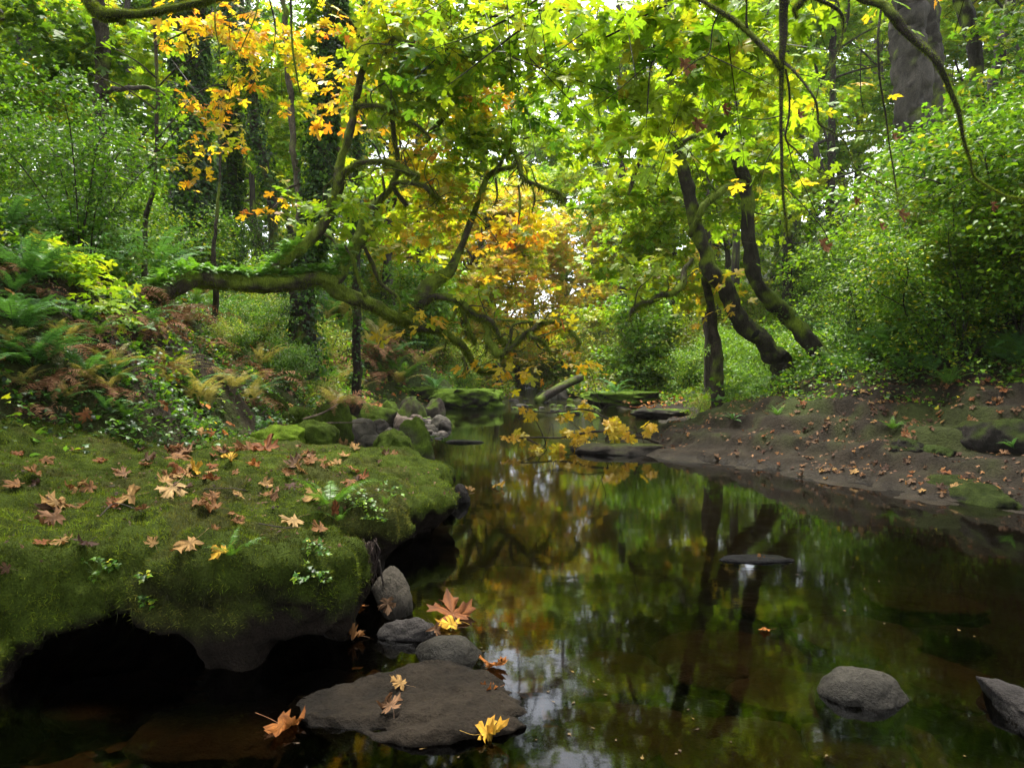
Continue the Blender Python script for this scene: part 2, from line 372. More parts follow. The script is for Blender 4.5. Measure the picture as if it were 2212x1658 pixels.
for key, kw in dict(
        sword=dict(arch=.95, rise=1.15, pairs=34, plen=.12, pw=.020, col=(.060, .155, .038)),
        sword_low=dict(arch=.7, rise=.7, pairs=34, plen=.12, pw=.020, col=(.070, .18, .036)),
        lady=dict(arch=.8, rise=1.1, pairs=20, plen=.22, lacy=True, col=(.085, .19, .022)),
        pale=dict(arch=.85, rise=1.1, pairs=20, plen=.22, lacy=True, col=(.30, .27, .085)),
        dead=dict(arch=1.7, rise=1.1, pairs=22, plen=.16, pw=.014, col=(.20, .10, .05), dead=True, ragged=.2),
        licorice=dict(arch=.8, rise=.9, pairs=13, plen=.2, pw=.06, col=(.085, .2, .018))).items():
    FR[key] = [frond(seed=i * 13 + 5, **kw) for i in range(3)]
FRM = {k: [mesh_data('frond_' + k, *a, 'fern' if k != 'dead' else 'dry') for a in v] for k, v in FR.items()}
def fern(loc, L, kind='sword', n=14, label='', cat='fern', group=None, name=None, lowkey=None, face=None, nrmv=None):
    nm = name or {'sword': 'sword_fern', 'lady': 'lady_fern', 'pale': 'lady_fern', 'dead': 'dead_fern', 'licorice': 'licorice_fern'}[kind]
    t = thing(nm, loc, label, cat, group)
    for i in range(n):
        k = kind if not (kind == 'sword' and i % 3 == 0) else 'sword_low'
        o = bpy.data.objects.new('frond', FRM[k][i % 3]); COL.objects.link(o); o.parent = t
        a = i / n * 6.283 + random.uniform(-.3, .3)
        if face is not None: a = face + random.uniform(-1.3, 1.3)
        o.rotation_euler = (random.uniform(-.25, .25), random.uniform(-.3, .3), a)
        s = L * random.uniform(.7, 1.15); o.scale = (s * random.uniform(.85, 1.1), s, s)
    return t

# ------------------------------------------------------------------ ground
XLY = np.array([(-20, -6), (1, -4.2), (2.5, -3.2), (3.5, -2.5), (6, -1.7), (8, -2.0), (12, -2.7), (16, -3.3), (20.8, -3.7), (22.6, -.9), (30, .2), (38, .3), (55, 0), (150, -4)])
XRY = np.array([(-20, 7), (1, 5.6), (3.5, 4.8), (5.3, 4.0), (6.4, 3.25), (7.7, 2.7), (9, 1.85), (10.6, 1.25), (11.6, 1.9), (13, 3.0), (18, 3.9), (22, 3.2), (28, 2.2), (36, 1.8), (55, 1.5), (150, -2)])
FL = np.array([(0, 0), (.4, .13), (1, .50), (1.6, 1.1), (2.3, 1.85), (3.5, 2.7), (5, 3.3), (7, 3.8), (12, 4.2), (30, 6.0), (80, 16)])
FRR = np.array([(0, 0), (.5, .08), (1.5, .36), (2.5, .68), (4, 1.2), (6, 2.5), (9, 4.6), (20, 9.5), (40, 14), (80, 22)])
def height(x, y):
    xl = np.interp(y, XLY[:, 0], XLY[:, 1]); xr = np.interp(y, XRY[:, 0], XRY[:, 1])
    wob = fbm2(x, y, .9, 3, 3) * .22
    dl = xl - x + wob; dr = x - xr + wob * .8
    far = sst(20, 26, y)
    hl = np.interp(dl, FL[:, 0], FL[:, 1]); hl = hl * (1 - .45 * far * np.exp(-np.maximum(dl, 0) / 8)); hr = np.interp(dr, FRR[:, 0], FRR[:, 1])
    shelf = sst(11.2, 12.5, y) * (1 - sst(30, 40, y)) ; hr = np.where(dr < 5, hr * (1 - .55 * shelf), hr * (1 - .55 * shelf * np.clip((9 - dr) / 4, 0, 1)))
    ins = np.minimum(-dl, -dr); bed = -.34 * sst(0, .9, ins) * (1 - .6 * sst(13, 20, y))
    h = np.where(ins > 0, bed, np.maximum(np.where(dl > 0, hl, 0), np.where(dr > 0, hr, 0)))
    h = h + fbm2(x, y, .45, 8, 4) * .10 * sst(.2, 2.5, np.maximum(dl, dr)) * 1.6
    out = np.maximum(dl, dr)
    rid = (1 - np.abs(fbm(np.stack([x * 1.1 + y * .5, y * 1.0 - x * .4, 0 * x], -1), 21, 4))) - .6
    rk = sst(0, .35, dr) * (1 - sst(3.2, 4.2, dr)) * (1 - sst(26, 32, y))
    h = h + rid * .16 * rk + (fbm2(x, y, 1.7, 71, 3) * .07 - .05 * np.abs(fbm2(x + .4 * y, y, 2.6, 73, 3))) * rk
    h = h + rk * .028 * np.tanh(2.5 * np.sin(h * 30 + 2.2 * fbm2(x, y, .8, 81, 3)))
    h = h + fbm2(x, y, 3.2, 31, 3) * .022 * sst(-.5, .3, out) + np.where(ins > 0, fbm2(x, y, 1.8, 51, 3) * .05 * sst(0, .4, ins), 0)
    h = h + sst(58, 130, y) * 10 * 0
    h = h + sst(48, 90, y) * 7
    return h, dl, dr
def warp(a, b, c, d, fine, nc, nd):
    """coarse a..b, fine b..c, coarse c..d"""
    l = b - (b - a) * (np.linspace(1, 0, nc) ** 2.2); m = np.arange(b, c, fine); r = c + (d - c) * (np.linspace(0, 1, nd) ** 2.2)
    return np.unique(np.round(np.concatenate([l, m, r]), 4))
gx = warp(-110, -7, 7, 110, .05, 70, 70); gy = warp(-25, 1.0, 15, 170, .05, 40, 130)
XX, YY = np.meshgrid(gx, gy, indexing='ij'); HH, DL, DR = height(XX, YY)
def grid_faces(nx, ny):
    i = np.arange(nx - 1)[:, None]; j = np.arange(ny - 1)[None]; a = i * ny + j
    return np.concatenate([np.stack([a, a + ny, a + ny + 1], -1).reshape(-1, 3), np.stack([a, a + ny + 1, a + 1], -1).reshape(-1, 3)])
gv = np.stack([XX, YY, HH], -1).reshape(-1, 3); gf = grid_faces(len(gx), len(gy))
dl, dr = DL.ravel(), DR.ravel(); gyv = gv[:, 1]
n1 = fbm2(gv[:, 0], gyv, 1.3, 61, 4); n2 = fbm2(gv[:, 0], gyv, 5, 67, 3)
rock = np.maximum(sst(-.3, .1, dr) * (1 - sst(2.9, 3.6, dr + n1 * .4)) * (1 - sst(24, 30, gyv)), sst(.1, -.2, np.maximum(dl, dr)))
mossw = np.clip((n1 + .25 * n2) * 1.8 + .35, 0, 1) * sst(.08, .5, gv[:, 2] + .1 * n2)
soil = np.array([.032, .024, .016]) * (1 + .35 * n2[:, None]); rk_ = np.array([.021, .0162, .0110]) * (1 + .22 * n2[:, None]); bedc = np.array([.022, .017, .009]) * (1 + .45 * n1[:, None])
inw = sst(.02, -.06, gv[:, 2])[:, None]
gc = soil * (1 - rock[:, None]) + rk_ * rock[:, None]
gc = gc * (1 - .75 * mossw[:, None]) + np.array([.034, .046, .010]) * .75 * mossw[:, None]
grass = (1 - rock) * sst(16, 24, gyv) * .6; gc = gc * (1 - grass[:, None]) + np.array([.07, .10, .03]) * grass[:, None]
gc = gc * (1 - inw) + bedc * inw
wetg = sst(.07, .0, gv[:, 2] + .03 * n2)
ground = link_mesh('ground', gv, gf, gc, 'ground', extra={'wet': wetg}); ground['kind'] = 'structure'
BV_G = BVHTree.FromPolygons([tuple(q) for q in gv.tolist()], gf.tolist(), all_triangles=True)

# water sheet
wx = np.linspace(-7, 8, 60); wy = np.concatenate([np.linspace(-20, 10, 30), np.linspace(10.3, 60, 150)])
WX, WY = np.meshgrid(wx, wy, indexing='ij'); rif = sst(10.3, 11.2, WY) * sst(-.2, .5, WX - .6 + .25 * np.sin(WY)) * .35
rif = np.maximum(rif * (1 - sst(16, 17.5, WY)), .2 * sst(17, 22, WY))
wz = np.zeros_like(WX)
water = link_mesh('water', np.stack([WX, WY, wz], -1).reshape(-1, 3), grid_faces(len(wx), len(wy)), np.full((WX.size, 3), .1), 'water', extra={'riffle': rif.ravel()})
water['kind'] = 'structure'

# ------------------------------------------------------------------ rocks
def icos(n):
    import bmesh
    bm = bmesh.new(); bmesh.ops.create_icosphere(bm, subdivisions=n, radius=1); bm.verts.ensure_lookup_table()
    v = np.array([q.co[:] for q in bm.verts]); f = np.array([[q.index for q in g.verts] for g in bm.faces]); bm.free(); return v, f
ICO = {k: icos(k) for k in (4, 5, 6)}
def rotm(rx, ry, rz): return np.array(Matrix.Rotation(rz, 3, 'Z') @ Matrix.Rotation(ry, 3, 'Y') @ Matrix.Rotation(rx, 3, 'X'))
def vnormals(v, f):
    fn = np.cross(v[f[:, 1]] - v[f[:, 0]], v[f[:, 2]] - v[f[:, 0]]); o = np.zeros_like(v)
    for k in range(3):
        for a in range(3): o[:, a] += np.bincount(f[:, k], fn[:, a], len(v))
    return nrm(o)
ROCKS = []
def rock_mesh(dim, rot=(0, 0, 0), seed=0, rough=.18, flat=None, res=5, power=2.0, facets=4):
    v, f = ICO[res]; rg = np.random.default_rng(seed)
    d = nrm(v); rr = (np.abs(d) ** power).sum(-1) ** (-1 / power); v = d * rr[:, None]
    for _ in range(facets):
        n = nrm(rg.normal(0, 1, 3)); h = rg.uniform(.62, .88); e = v @ n - h; v = v - np.clip(e, 0, None)[:, None] * n * .75
    if flat is not None:
        e = v[:, 2] - flat; v[:, 2] -= np.clip(e, 0, None) * .8
    v = v * (1 + rough * fbm(v * 1.3 + seed * 1.7, seed, 4)[:, None] + rough * .12 * fbm(v * 7 + seed, seed + 3, 3)[:, None])
    v = (v * np.asarray(dim)) @ rotm(*rot).T
    return v, f
def rock_col(v, f, loc, moss, base, seed, mosscol=(.085, .13, .012), wetline=.05):
    nn = vnormals(v, f); w = v + loc; no = fbm(w * 3.3, seed + 2, 4); n2_ = fbm(w * 14, seed + 4, 3)
    b = np.asarray(base) * (1 + .22 * no[:, None] + .12 * n2_[:, None])
    m = np.clip((nn[:, 2] * .9 + no * .45 + n2_ * .15 + moss * 2 - 1.35) * 2.2, 0, 1)[:, None] if moss > 0 else np.zeros((len(v), 1))
    wet = sst(wetline, wetline * .25, w[:, 2] + .02 * no)
    c = b * (1 - .45 * wet[:, None]); c = c * (1 - m) + np.asarray(mosscol) * (1 + .35 * n2_[:, None] + .25 * no[:, None]) * m
    return c, np.clip(wet, 0, 1) * (1 - m[:, 0]), m[:, 0], nn
def tufts(acc, v, f, m, nn, n, L=.018, colr=(.10, .16, .014), loc=(0, 0, 0)):
    tri = v[f]; area = np.linalg.norm(np.cross(tri[:, 1] - tri[:, 0], tri[:, 2] - tri[:, 0]), axis=1) * m[f].mean(1) ** 1.2
    if area.sum() <= 0: return
    i = rng.choice(len(f), n, p=area / area.sum()); b = rng.dirichlet([1, 1, 1], n)
    pos = (tri[i] * b[:, :, None]).sum(1) + loc; no = nn[f[i]].mean(1)
    tip = nrm(no + rng.normal(0, .55, (n, 3)) + np.array([0, 0, .15])); l = L * rng.uniform(.5, 1.4, n)
    pt = fbm(pos * 2.4, 77, 3) * .4 + fbm(pos * 11, 78, 2) * .35; bw = sst(.1, .6, fbm(pos * 3.1, 19, 4))[:, None] * .6
    base_ = np.asarray(colr)[None] * (1 - bw) + np.array([.085, .070, .022])[None] * bw
    cl_ = fbm(pos * 20, 79, 2); pos = pos + no * (np.clip(cl_, 0, 1) * L * .5)[:, None]; col = base_ * np.clip(rng.normal(1, .3, (n, 1)) + pt[:, None] + .35 * cl_[:, None], .15, 3) * (1 + rng.normal(0, .07, (n, 3)))
    inst(acc, T_BLADE, pos - no * l[:, None] * .2, frames(rng.normal(0, 1, (n, 3)), tip), np.stack([np.maximum(l * .8, .006), l, l], -1), np.clip(col, .004, 1))
def stone(name, loc, dim, label, cat='stone', rot=(0, 0, 0), moss=0.0, base=(.11, .095, .085), seed=0, flat=None, rough=.18, power=2.2, group=None, fuzzn=0, res=5, mosscol=(.075, .125, .012), facets=4, wetline=.05):
    v, f = rock_mesh(dim, rot, seed, rough, flat, res, power, facets); loc = np.asarray(loc, float)
    c, wet, m, nn = rock_col(v, f, loc, moss, base, seed, mosscol, wetline)
    o = link_mesh(name, v + loc, f, c, 'stone' if moss < .3 else 'ledge', origin=loc, extra={'wet': wet}); tag(o, label, cat, group)
    if fuzzn:
        A = Acc(); tufts(A, v, f, m, nn, fuzzn, colr=np.array(mosscol) * 1.35); vv, ff, cc = A.arrays()
        k = bpy.data.objects.new('moss', mesh_data('moss', vv, ff, cc, 'moss', smooth=False)); COL.objects.link(k); k.parent = o; k['kind'] = 'stuff'
    ROCKS.append(BVHTree.FromPolygons([tuple(q) for q in (v + loc).tolist()], f.tolist(), all_triangles=True))
    return o

# mossy undercut ledge: a solid cut from a signed distance field
vox = .025
x0, x1, y0, y1, z0, z1 = -5.0, 0.05, 1.7, 7.6, -.55, 1.7
ax, ay, az = np.arange(x0, x1, vox), np.arange(y0, y1, vox), np.arange(z0, z1, vox)
poly = np.array([(-6, 2.45), (-3, 2.35), (-1.92, 2.42), (-1.55, 2.56), (-1.1, 2.50), (-.80, 2.56), (-.64, 2.72), (-.63, 3.02), (-1.0, 3.30), (-.64, 3.50), (-.56, 3.85), (-.82, 4.16), (-.60, 4.36),
                 (-.40, 4.62), (-.36, 5.05), (-.52, 5.45), (-.46, 5.9), (-.62, 6.4), (-1.1, 6.75), (-2.0, 6.95), (-3.2, 7.3), (-6, 7.6)])
GX, GY = np.meshgrid(ax, ay, indexing='ij'); q = np.stack([GX, GY], -1); D2 = np.full(GX.shape, 9.0); inside = np.zeros(GX.shape, bool)
for i in range(len(poly)):
    a, b = poly[i], poly[(i + 1) % len(poly)]; e = b - a; w = q - a; t = np.clip((w @ e) / (e @ e), 0, 1)
    D2 = np.minimum(D2, np.linalg.norm(w - t[..., None] * e, axis=-1))
    cnd = ((a[1] <= GY) != (b[1] <= GY)) & (GX < (b[0] - a[0]) * (GY - a[1]) / (b[1] - a[1] + 1e-12) + a[0]); inside ^= cnd
D2 = np.where(inside, -D2, D2)
TOP = .44 + .065 * fbm2(GX, GY, 1.4, 91, 3) + .035 * fbm2(GX, GY, 3.6, 95, 3) + .42 * sst(-1.9, -4.2, GX) - .17 * sst(-1.2, -.4, GX) * sst(3.6, 5.0, GY) + .05 * sst(-.9, -1.5, GX) * sst(3.2, 2.5, GY) - .10 * sst(5.2, 6.6, GY)
TOP -= .12 * np.exp(-((GX + .8) ** 2 + (GY - 3.25) ** 2) / .06) + .12 * np.exp(-((GX + .7) ** 2 + (GY - 4.2) ** 2) / .05)
d2 = D2[:, :, None]; zz = az[None, None, :]; g3 = np.stack(np.broadcast_arrays(GX[:, :, None], GY[:, :, None], zz), -1).astype(np.float32)
nz3 = np.concatenate([fbm(g3[i:i + 20] * 2.6, 101, 3) for i in range(0, len(ax), 20)], 0)
face = d2 + .055 * nz3 + .16 * sst(.24, .0, zz) * sst(-.05, .35, g3[..., 1] - 2.9 + 0 * zz) + .05 * sst(.25, 0, zz)
topd = (zz - TOP[:, :, None]) * .92 + .01 * nz3
k = .17; h_ = np.clip(.5 + .5 * (face - topd) / k, 0, 1); sdf = face * h_ + topd * (1 - h_) + k * h_ * (1 - h_)
def ell(c, r): return (np.sqrt((((g3 - np.array(c)) / np.array(r)) ** 2).sum(-1)) - 1) * min(r)
cave = ell((-1.47, 2.75, -.08), (.38, .55, .33)); cave = np.minimum(cave, ell((-1.62, 2.8, -.1), (.30, .55, .32))); cave = np.minimum(cave, ell((-.84, 2.60, -.07), (.21, .34, .19)))
cave = np.minimum(cave, ell((-.45, 4.0, -.05), (.22, .7, .16)))
sdf = np.maximum(sdf, -cave + .075 * nz3)
pa, pb = np.array([-1.04, 2.66, .22]), np.array([-1.085, 2.53, -.30]); e = pb - pa; w = g3 - pa; t = np.clip((w @ e) / (e @ e), 0, 1)
pil = np.linalg.norm(w - t[..., None] * e, axis=-1) - (.13 - .085 * np.clip(t * 1.3, 0, 1)) ; hh = np.clip(.5 + .5 * (pil - sdf) / .1, 0, 1)
sdf = pil * (1 - hh) + sdf * hh - .1 * hh * (1 - hh)
sdf = np.minimum(sdf, ell((-1.98, 2.36, -.02), (.19, .26, .26)) + .02 * nz3)
g = vdb.FloatGrid(); g.background = 1.0; g.copyFromArray(np.ascontiguousarray(sdf.astype(np.float32)))
lp, lt_, lq = g.convertToPolygons(isovalue=0.0, adaptivity=0.0)
lv = np.array([x0, y0, z0]) + lp * vox; lq = lq.astype(np.int64)
lf = np.concatenate([lq[:, [0, 2, 1]], lq[:, [0, 3, 2]]])
ln_ = vnormals(lv, lf)
if ln_[lv[:, 2].argmax(), 2] < 0: lf = lf[:, ::-1]; ln_ = -ln_
lv = lv + ln_ * (.030 * (1 - 2 * np.abs(fbm(lv * 4.5, 5, 3))) * 1.0 + .016 * fbm(lv * 15, 6, 3))[:, None]; ln_ = vnormals(lv, lf)
no = fbm(lv * 2.2, 12, 4); n2_ = fbm(lv * 9, 14, 3)
mw = np.clip((ln_[:, 2] * .8 + no * .22 + n2_ * .2 + (lv[:, 2] - .13) * 3.2 + .12 + .35 * no) * 1.8, 0, 1) * sst(.04, .20, lv[:, 2] + .10 * no)
dirt = np.array([.020, .015, .011]) * (1 + .3 * n2_[:, None]); mc = np.array([.050, .072, .010]) * (1 + .3 * n2_[:, None] + .35 * no[:, None])
brn = sst(.15, .6, fbm(lv * 3.1, 19, 4))[:, None]; mc = mc * (1 - .5 * brn) + np.array([.055, .050, .018]) * .5 * brn
lc = dirt * (1 - mw[:, None]) + mc * mw[:, None]
ledge = thing('mossy_ledge', (-1.6, 3.5, 0), 'broad rock ledge covered in green moss with an undercut dark cave at the water', 'rock ledge')
link_mesh('rock', lv, lf, lc, 'ledge', parent=ledge, extra={'wet': sst(.06, .01, lv[:, 2])})
BV_L = BVHTree.FromPolygons([tuple(q) for q in lv.tolist()], lf.tolist(), all_triangles=True)
vis = (lv[:, 1] < 7.3) & (lv[:, 0] > -4.8)
A = Acc(); wgt = mw * vis * (1.6 - .18 * lv[:, 1]).clip(.35, 1.3)
tufts(A, lv, lf, wgt, ln_, 300000, L=.019, colr=(.100, .135, .011))
A.build('moss', 'moss', ledge, smooth=False)['kind'] = 'stuff'
A = Acc(); tr_ = lv[lf].mean(1); ok = np.where((ln_[lf].mean(1)[:, 2] > .5) & (tr_[:, 0] > -4.5) & (tr_[:, 1] < 7) & (tr_[:, 2] > .2))[0]; i = rng.choice(ok, 5200); n = len(i)
ps = tr_[i]; sel = fbm(ps * 2.5, 33, 3) > rng.uniform(-.7, .5, n); ps, i = ps[sel], i[sel]; n = len(ps); no_ = ln_[lf[i]].mean(1); cc = np.array([[.10, .055, .03], [.06, .038, .024], [.15, .09, .045], [.035, .025, .018]])[rng.integers(0, 4, n)]
inst(A, T_LOW, ps + no_ * .014, frames(no_ + rng.normal(0, .35, (n, 3)), rng.normal(0, 1, (n, 3))), np.stack([rng.uniform(.004, .016, n), rng.uniform(.012, .04, n), np.full(n, .02)], -1), cc)
A.build('debris', 'dry', ledge, smooth=False)['kind'] = 'stuff'
# threads of root and dry moss hanging from the rim
A = Acc(); rimi = np.where((lv[:, 2] < .34) & (lv[:, 2] > .12) & (ln_[:, 2] < -.1) & (lv[:, 1] < 3.4) & (mw > .05))[0]
if len(rimi):
    s_ = lv[rng.choice(rimi, 900)]; n = len(s_); l = rng.uniform(.02, .07, n) * (1 + 1.2 * (rng.random(n) < .06))
    inst(A, T_BLADE, s_, frames(rng.normal(0, 1, (n, 3)), np.array([0, 0, -1.0]) + rng.normal(0, .25, (n, 3))), np.stack([np.full(n, .012), l, l], -1), np.array([.05, .05, .022]) * rng.normal(1, .3, (n, 1)).clip(.3, 2))
    A.build('hanging_moss', 'moss', ledge, smooth=False)['kind'] = 'stuff'

def cast(px, py, trees=None):
    o = Vector(CAM); d = Vector(ray(px, py)).normalized(); best = None
    for b in (trees or [BV_L, BV_G] + ROCKS):
        h = b.ray_cast(o, d)
        if h[0] is not None and (best is None or h[3] < best[3]): best = h
    if best is None: return cast(px, py + 25, trees) if py < 1500 and trees is None else (None, None)
    return np.array(best[0]), np.array(best[1])
def drop(x, y):
    best = None
    for b in [BV_L, BV_G]:
        h = b.ray_cast(Vector((x, y, 40)), Vector((0, 0, -1)))
        if h[0] is not None and (best is None or h[0].z > best[0].z): best = h
    return np.array(best[0]), np.array(best[1])
def gz(x, y): return float(height(np.array([x]), np.array([y]))[0][0])
exec_parts = []
# ------------------------------------------------------------------ stones
def stone_px(px, pyb, wpx, hpx, label, z=0.0, dep=.8, **kw):
    """stone whose front edge meets height z at photo row pyb"""
    g = G(px, pyb, z); Y = g[1]; w = M(wpx, Y) / 2; dy = w * dep; h = max(P(px, pyb - hpx, Y + dy * .9)[2] - z, .012)
    dz = kw.pop('dz', None) or max(h * (1.6 if z < .05 else 1.05), w * .3); ctr = P(px, pyb, Y + dy * .85)
    return stone(kw.pop('name', 'stone'), (ctr[0], Y + dy * .85, z + h - dz * .93), (w * 1.04, dy, dz), label, **kw)
GREY = (.066, .060, .050); BRN = (.05, .041, .034); DK = (.032, .028, .025)
# stones standing in the pool close by
sl = stone('stone', (*G(842, 1330)[:2] + np.array([0, .05]), .07), (.088, .10, .155), 'upright grey oval stone leaning beside the corner of the ledge', rot=(R(-14), R(-14), .3), base=(.074, .064, .050), seed=4, rough=.1, facets=2, moss=0, res=5, wetline=.06)
s2 = stone_px(885, 1382, 125, 44, 'low dark stone with a ragged ridge between the upright stone and the domed one', base=(.045, .040, .037), seed=9, rough=.22, dep=.55)
s3 = stone_px(965, 1437, 155, 58, 'smooth domed grey stone with a pale dry top in the middle of the pool', base=(.054, .049, .040), seed=15, rough=.1, dep=.8, facets=2, wetline=.09)
v_, f_ = rock_mesh((.415, .27, .14), (0, 0, -.10), 31, .15, .38, 6, 2.3, 5); v_[:, 2] -= .02 * np.maximum(0, fbm(v_ * [3, 14, 3], 8, 3) - .1); v_[:, 2] += .018 * fbm(v_ * 8, 5, 4) + .006 * fbm(v_ * 30, 6, 3)
slab_l = np.array([*P(895, 1545, 2.30)[:2], -.030]); c_, wet_, m_, n_ = rock_col(v_, f_, slab_l, .0, (.019, .0145, .0100), 31, wetline=.03)
o = link_mesh('rock_slab', v_ + slab_l, f_, c_, 'stone', origin=slab_l, extra={'wet': wet_ * .4}); tag(o, 'wide flat brown rock slab just above the water carrying two maple leaves', 'rock')
ROCKS.append(BVHTree.FromPolygons([tuple(q) for q in (v_ + slab_l).tolist()], f_.tolist(), all_triangles=True))
s4 = stone_px(1862, 1526, 184, 76, 'smooth rounded grey boulder alone in the dark water near the right bank', base=(.044, .040, .033), seed=44, rough=.11, dep=.8, facets=1, wetline=.07, power=2.0)
s5 = stone_px(2235, 1600, 170, 150, 'flat dark wet rock cut by the picture edge in the near pool', base=(.028, .025, .024), seed=52, rough=.24, dep=1.5, dz=.14, flat=.2, name='rock')
s6 = stone_px(1628, 1214, 150, 22, 'flat dark grey rock barely above the water with a fallen leaf on it', base=(.035, .032, .031), seed=61, rough=.2, dep=.35, dz=.05, flat=.3)
s7 = stone_px(1003, 957, 76, 9, 'thin dark stone disc lying flush with the water in mid stream', base=(.05, .045, .04), seed=63, rough=.12, dep=.6, dz=.05, flat=.4)
s8 = stone_px(985, 1085, 60, 30, 'small dark wedge of rock at the far foot of the mossy ledge', base=DK, seed=71, rough=.25, z=0)
# submerged slabs of the pool bed
for i, (px, py, w, d) in enumerate([(1560, 1395, 300, .9), (1850, 1365, 260, .9), (1740, 1470, 330, .8), (1350, 1560, 330, .8), (1600, 1600, 340, .9), (1900, 1590, 300, .9), (2030, 1440, 240, 1.0), (1300, 1440, 240, 1.0), (480, 1560, 330, .8), (250, 1480, 260, .9), (1120, 1620, 300, .9), (700, 1470, 200, .8), (1700, 1290, 240, .7), (1980, 1280, 240, .8)]):
    g = G(px, py, -.10); w_ = M(w, g[1]) / 2
    stone('sunken_stone', (g[0], g[1], -.155), (w_, w_ * d, .10), 'flat brown stone lying under the clear water of the pool', base=np.array([.085, .050, .024]) * random.uniform(.8, 1.2), seed=100 + i, rough=.2, flat=.35, group='stones lying under the water', power=2.4)
# mossy and bare stones along the left side of the stream
for row in [
    (478, 940, 108, 68, .42, 1, 'large moss capped boulder at the foot of the fern bank', 'brown', 2600),
    (605, 955, 130, 34, .38, 1, 'bright green low mossy stone right behind the ledge', 'brown', 2600),
    (690, 955, 90, 46, .36, 1, 'mossy stone between the bright green one and a taller one', 'brown', 2200),
    (712, 948, 92, 80, .30, 1, 'taller mossy boulder behind the edge of the ledge', 'brown', 2600),
    (855, 1000, 100, 68, .12, 1, 'round dark green mossy boulder by the pool at the end of the ledge', 'brown', 3000),
    (898, 1000, 80, 76, .0, .75, 'boulder half mossy and half bare grey standing at the pool edge', 'grey', 1500),
    (570, 905, 90, 55, .45, 1, 'moss covered stone up on the bank under the ferns', 'brown', 1500),
    (640, 925, 90, 40, .35, 1, 'dull mossy stone deep between dead branches on the bank', 'brown', 1200),
    (780, 945, 88, 42, .05, 0, 'pale bare stone behind the round mossy boulder', 'grey', 0),
    (752, 957, 56, 34, .12, .2, 'dark flat grey stone next to the pale one', 'dark', 0),
    (800, 962, 60, 22, .1, 0, 'low grey stone touching the round mossy boulder', 'grey', 0),
    (735, 925, 80, 28, .1, .6, 'brown mossy slab in the stony margin', 'brown', 300),
    (842, 893, 46, 30, .0, .9, 'small green topped boulder beside the big twin in the far margin', 'brown', 400),
    (888, 905, 72, 46, .0, .62, 'big brown boulder with a green cap in the far margin', 'brown', 500),
    (938, 893, 48, 30, .0, .45, 'squarish brown boulder right of the green capped one', 'brown', 150),
    (952, 920, 46, 22, .0, 0, 'pale rounded stone sitting at the tip of the stony spit', 'grey', 0),
    (930, 929, 34, 16, .0, 0, 'light grey stone in front of the pale rounded one', 'grey', 0),
    (962, 927, 30, 18, .0, 0, 'black wet stone in front of the stony spit', 'dark', 0),
    (880, 923, 48, 24, .0, 0, 'brown grey stone below the big green capped boulder', 'warm', 0),
    (862, 912, 36, 18, .0, 0, 'small warm grey stone under the green capped boulder', 'warm', 0),
    (900, 910, 30, 14, .0, 0, 'small pinkish stone among the far pebbles', 'warm', 0),
    (825, 925, 40, 20, .0, .3, 'greenish grey stone left of the brown grey pair', 'dark', 0),
    (800, 912, 110, 34, .08, .75, 'long mossy slab sloping down to the stony margin', 'brown', 500),
    (720, 893, 120, 36, .35, .7, 'sloping dark slab half covered in moss below the fern bank', 'brown', 500),
    (845, 938, 34, 14, .0, 0, 'little grey stone at the water behind the round boulder', 'grey', 0)]:
    px, py, w, h, z, ms, lab, bs, fz = row
    stone_px(px, py, w, h, lab, z=z, moss=ms, base=dict(brown=BRN, grey=GREY, dark=DK, warm=(.11, .085, .07))[bs], seed=int(px * 3 + py), fuzzn=fz,
             name='mossy_boulder' if ms >= .6 else 'stone', cat='boulder' if ms >= .6 else 'stone', dep=.85, mosscol=(.050, .078, .009) if px != 605 else (.10, .16, .012), facets=4, rough=.2, res=4 if fz < 1000 else 5)  # sun spot on one stone is put into its brighter moss colour
for i in range(46):      # cobbles of the stony margin
    py = random.uniform(900, 950); px = random.uniform(735, 975) - (py - 900) * random.uniform(.3, 1.6)
    g = G(px, py); w_ = random.uniform(.05, .14)
    stone('cobble', (g[0], g[1], max(gz(g[0], g[1]), -.03) + .01), (w_, w_ * .8, w_ * .6), 'small grey or brown cobble in the stony margin left of the stream', cat='cobble', base=random.choice([GREY, DK, BRN, (.1, .085, .075)]), seed=300 + i, group='cobbles of the stony margin', res=4, rot=(0, 0, random.uniform(0, 3)), moss=random.choice([0, 0, .3]))
for i in range(38):      # stones of the far shallows
    py = random.uniform(850, 900); px = random.uniform(1085, 1275) + (py - 850) * .6
    g = G(px, py); w_ = random.uniform(.10, .26)
    stone('cobble', (g[0], g[1], -.02), (w_, w_ * .8, w_ * .55), 'small wet stone breaking the surface of the far shallows', cat='cobble', base=random.choice([GREY, DK, BRN, (.1, .085, .075)]), seed=400 + i, group='stones of the far shallows', res=4, rot=(0, 0, random.uniform(0, 3)), moss=random.choice([0, .3, .55]))
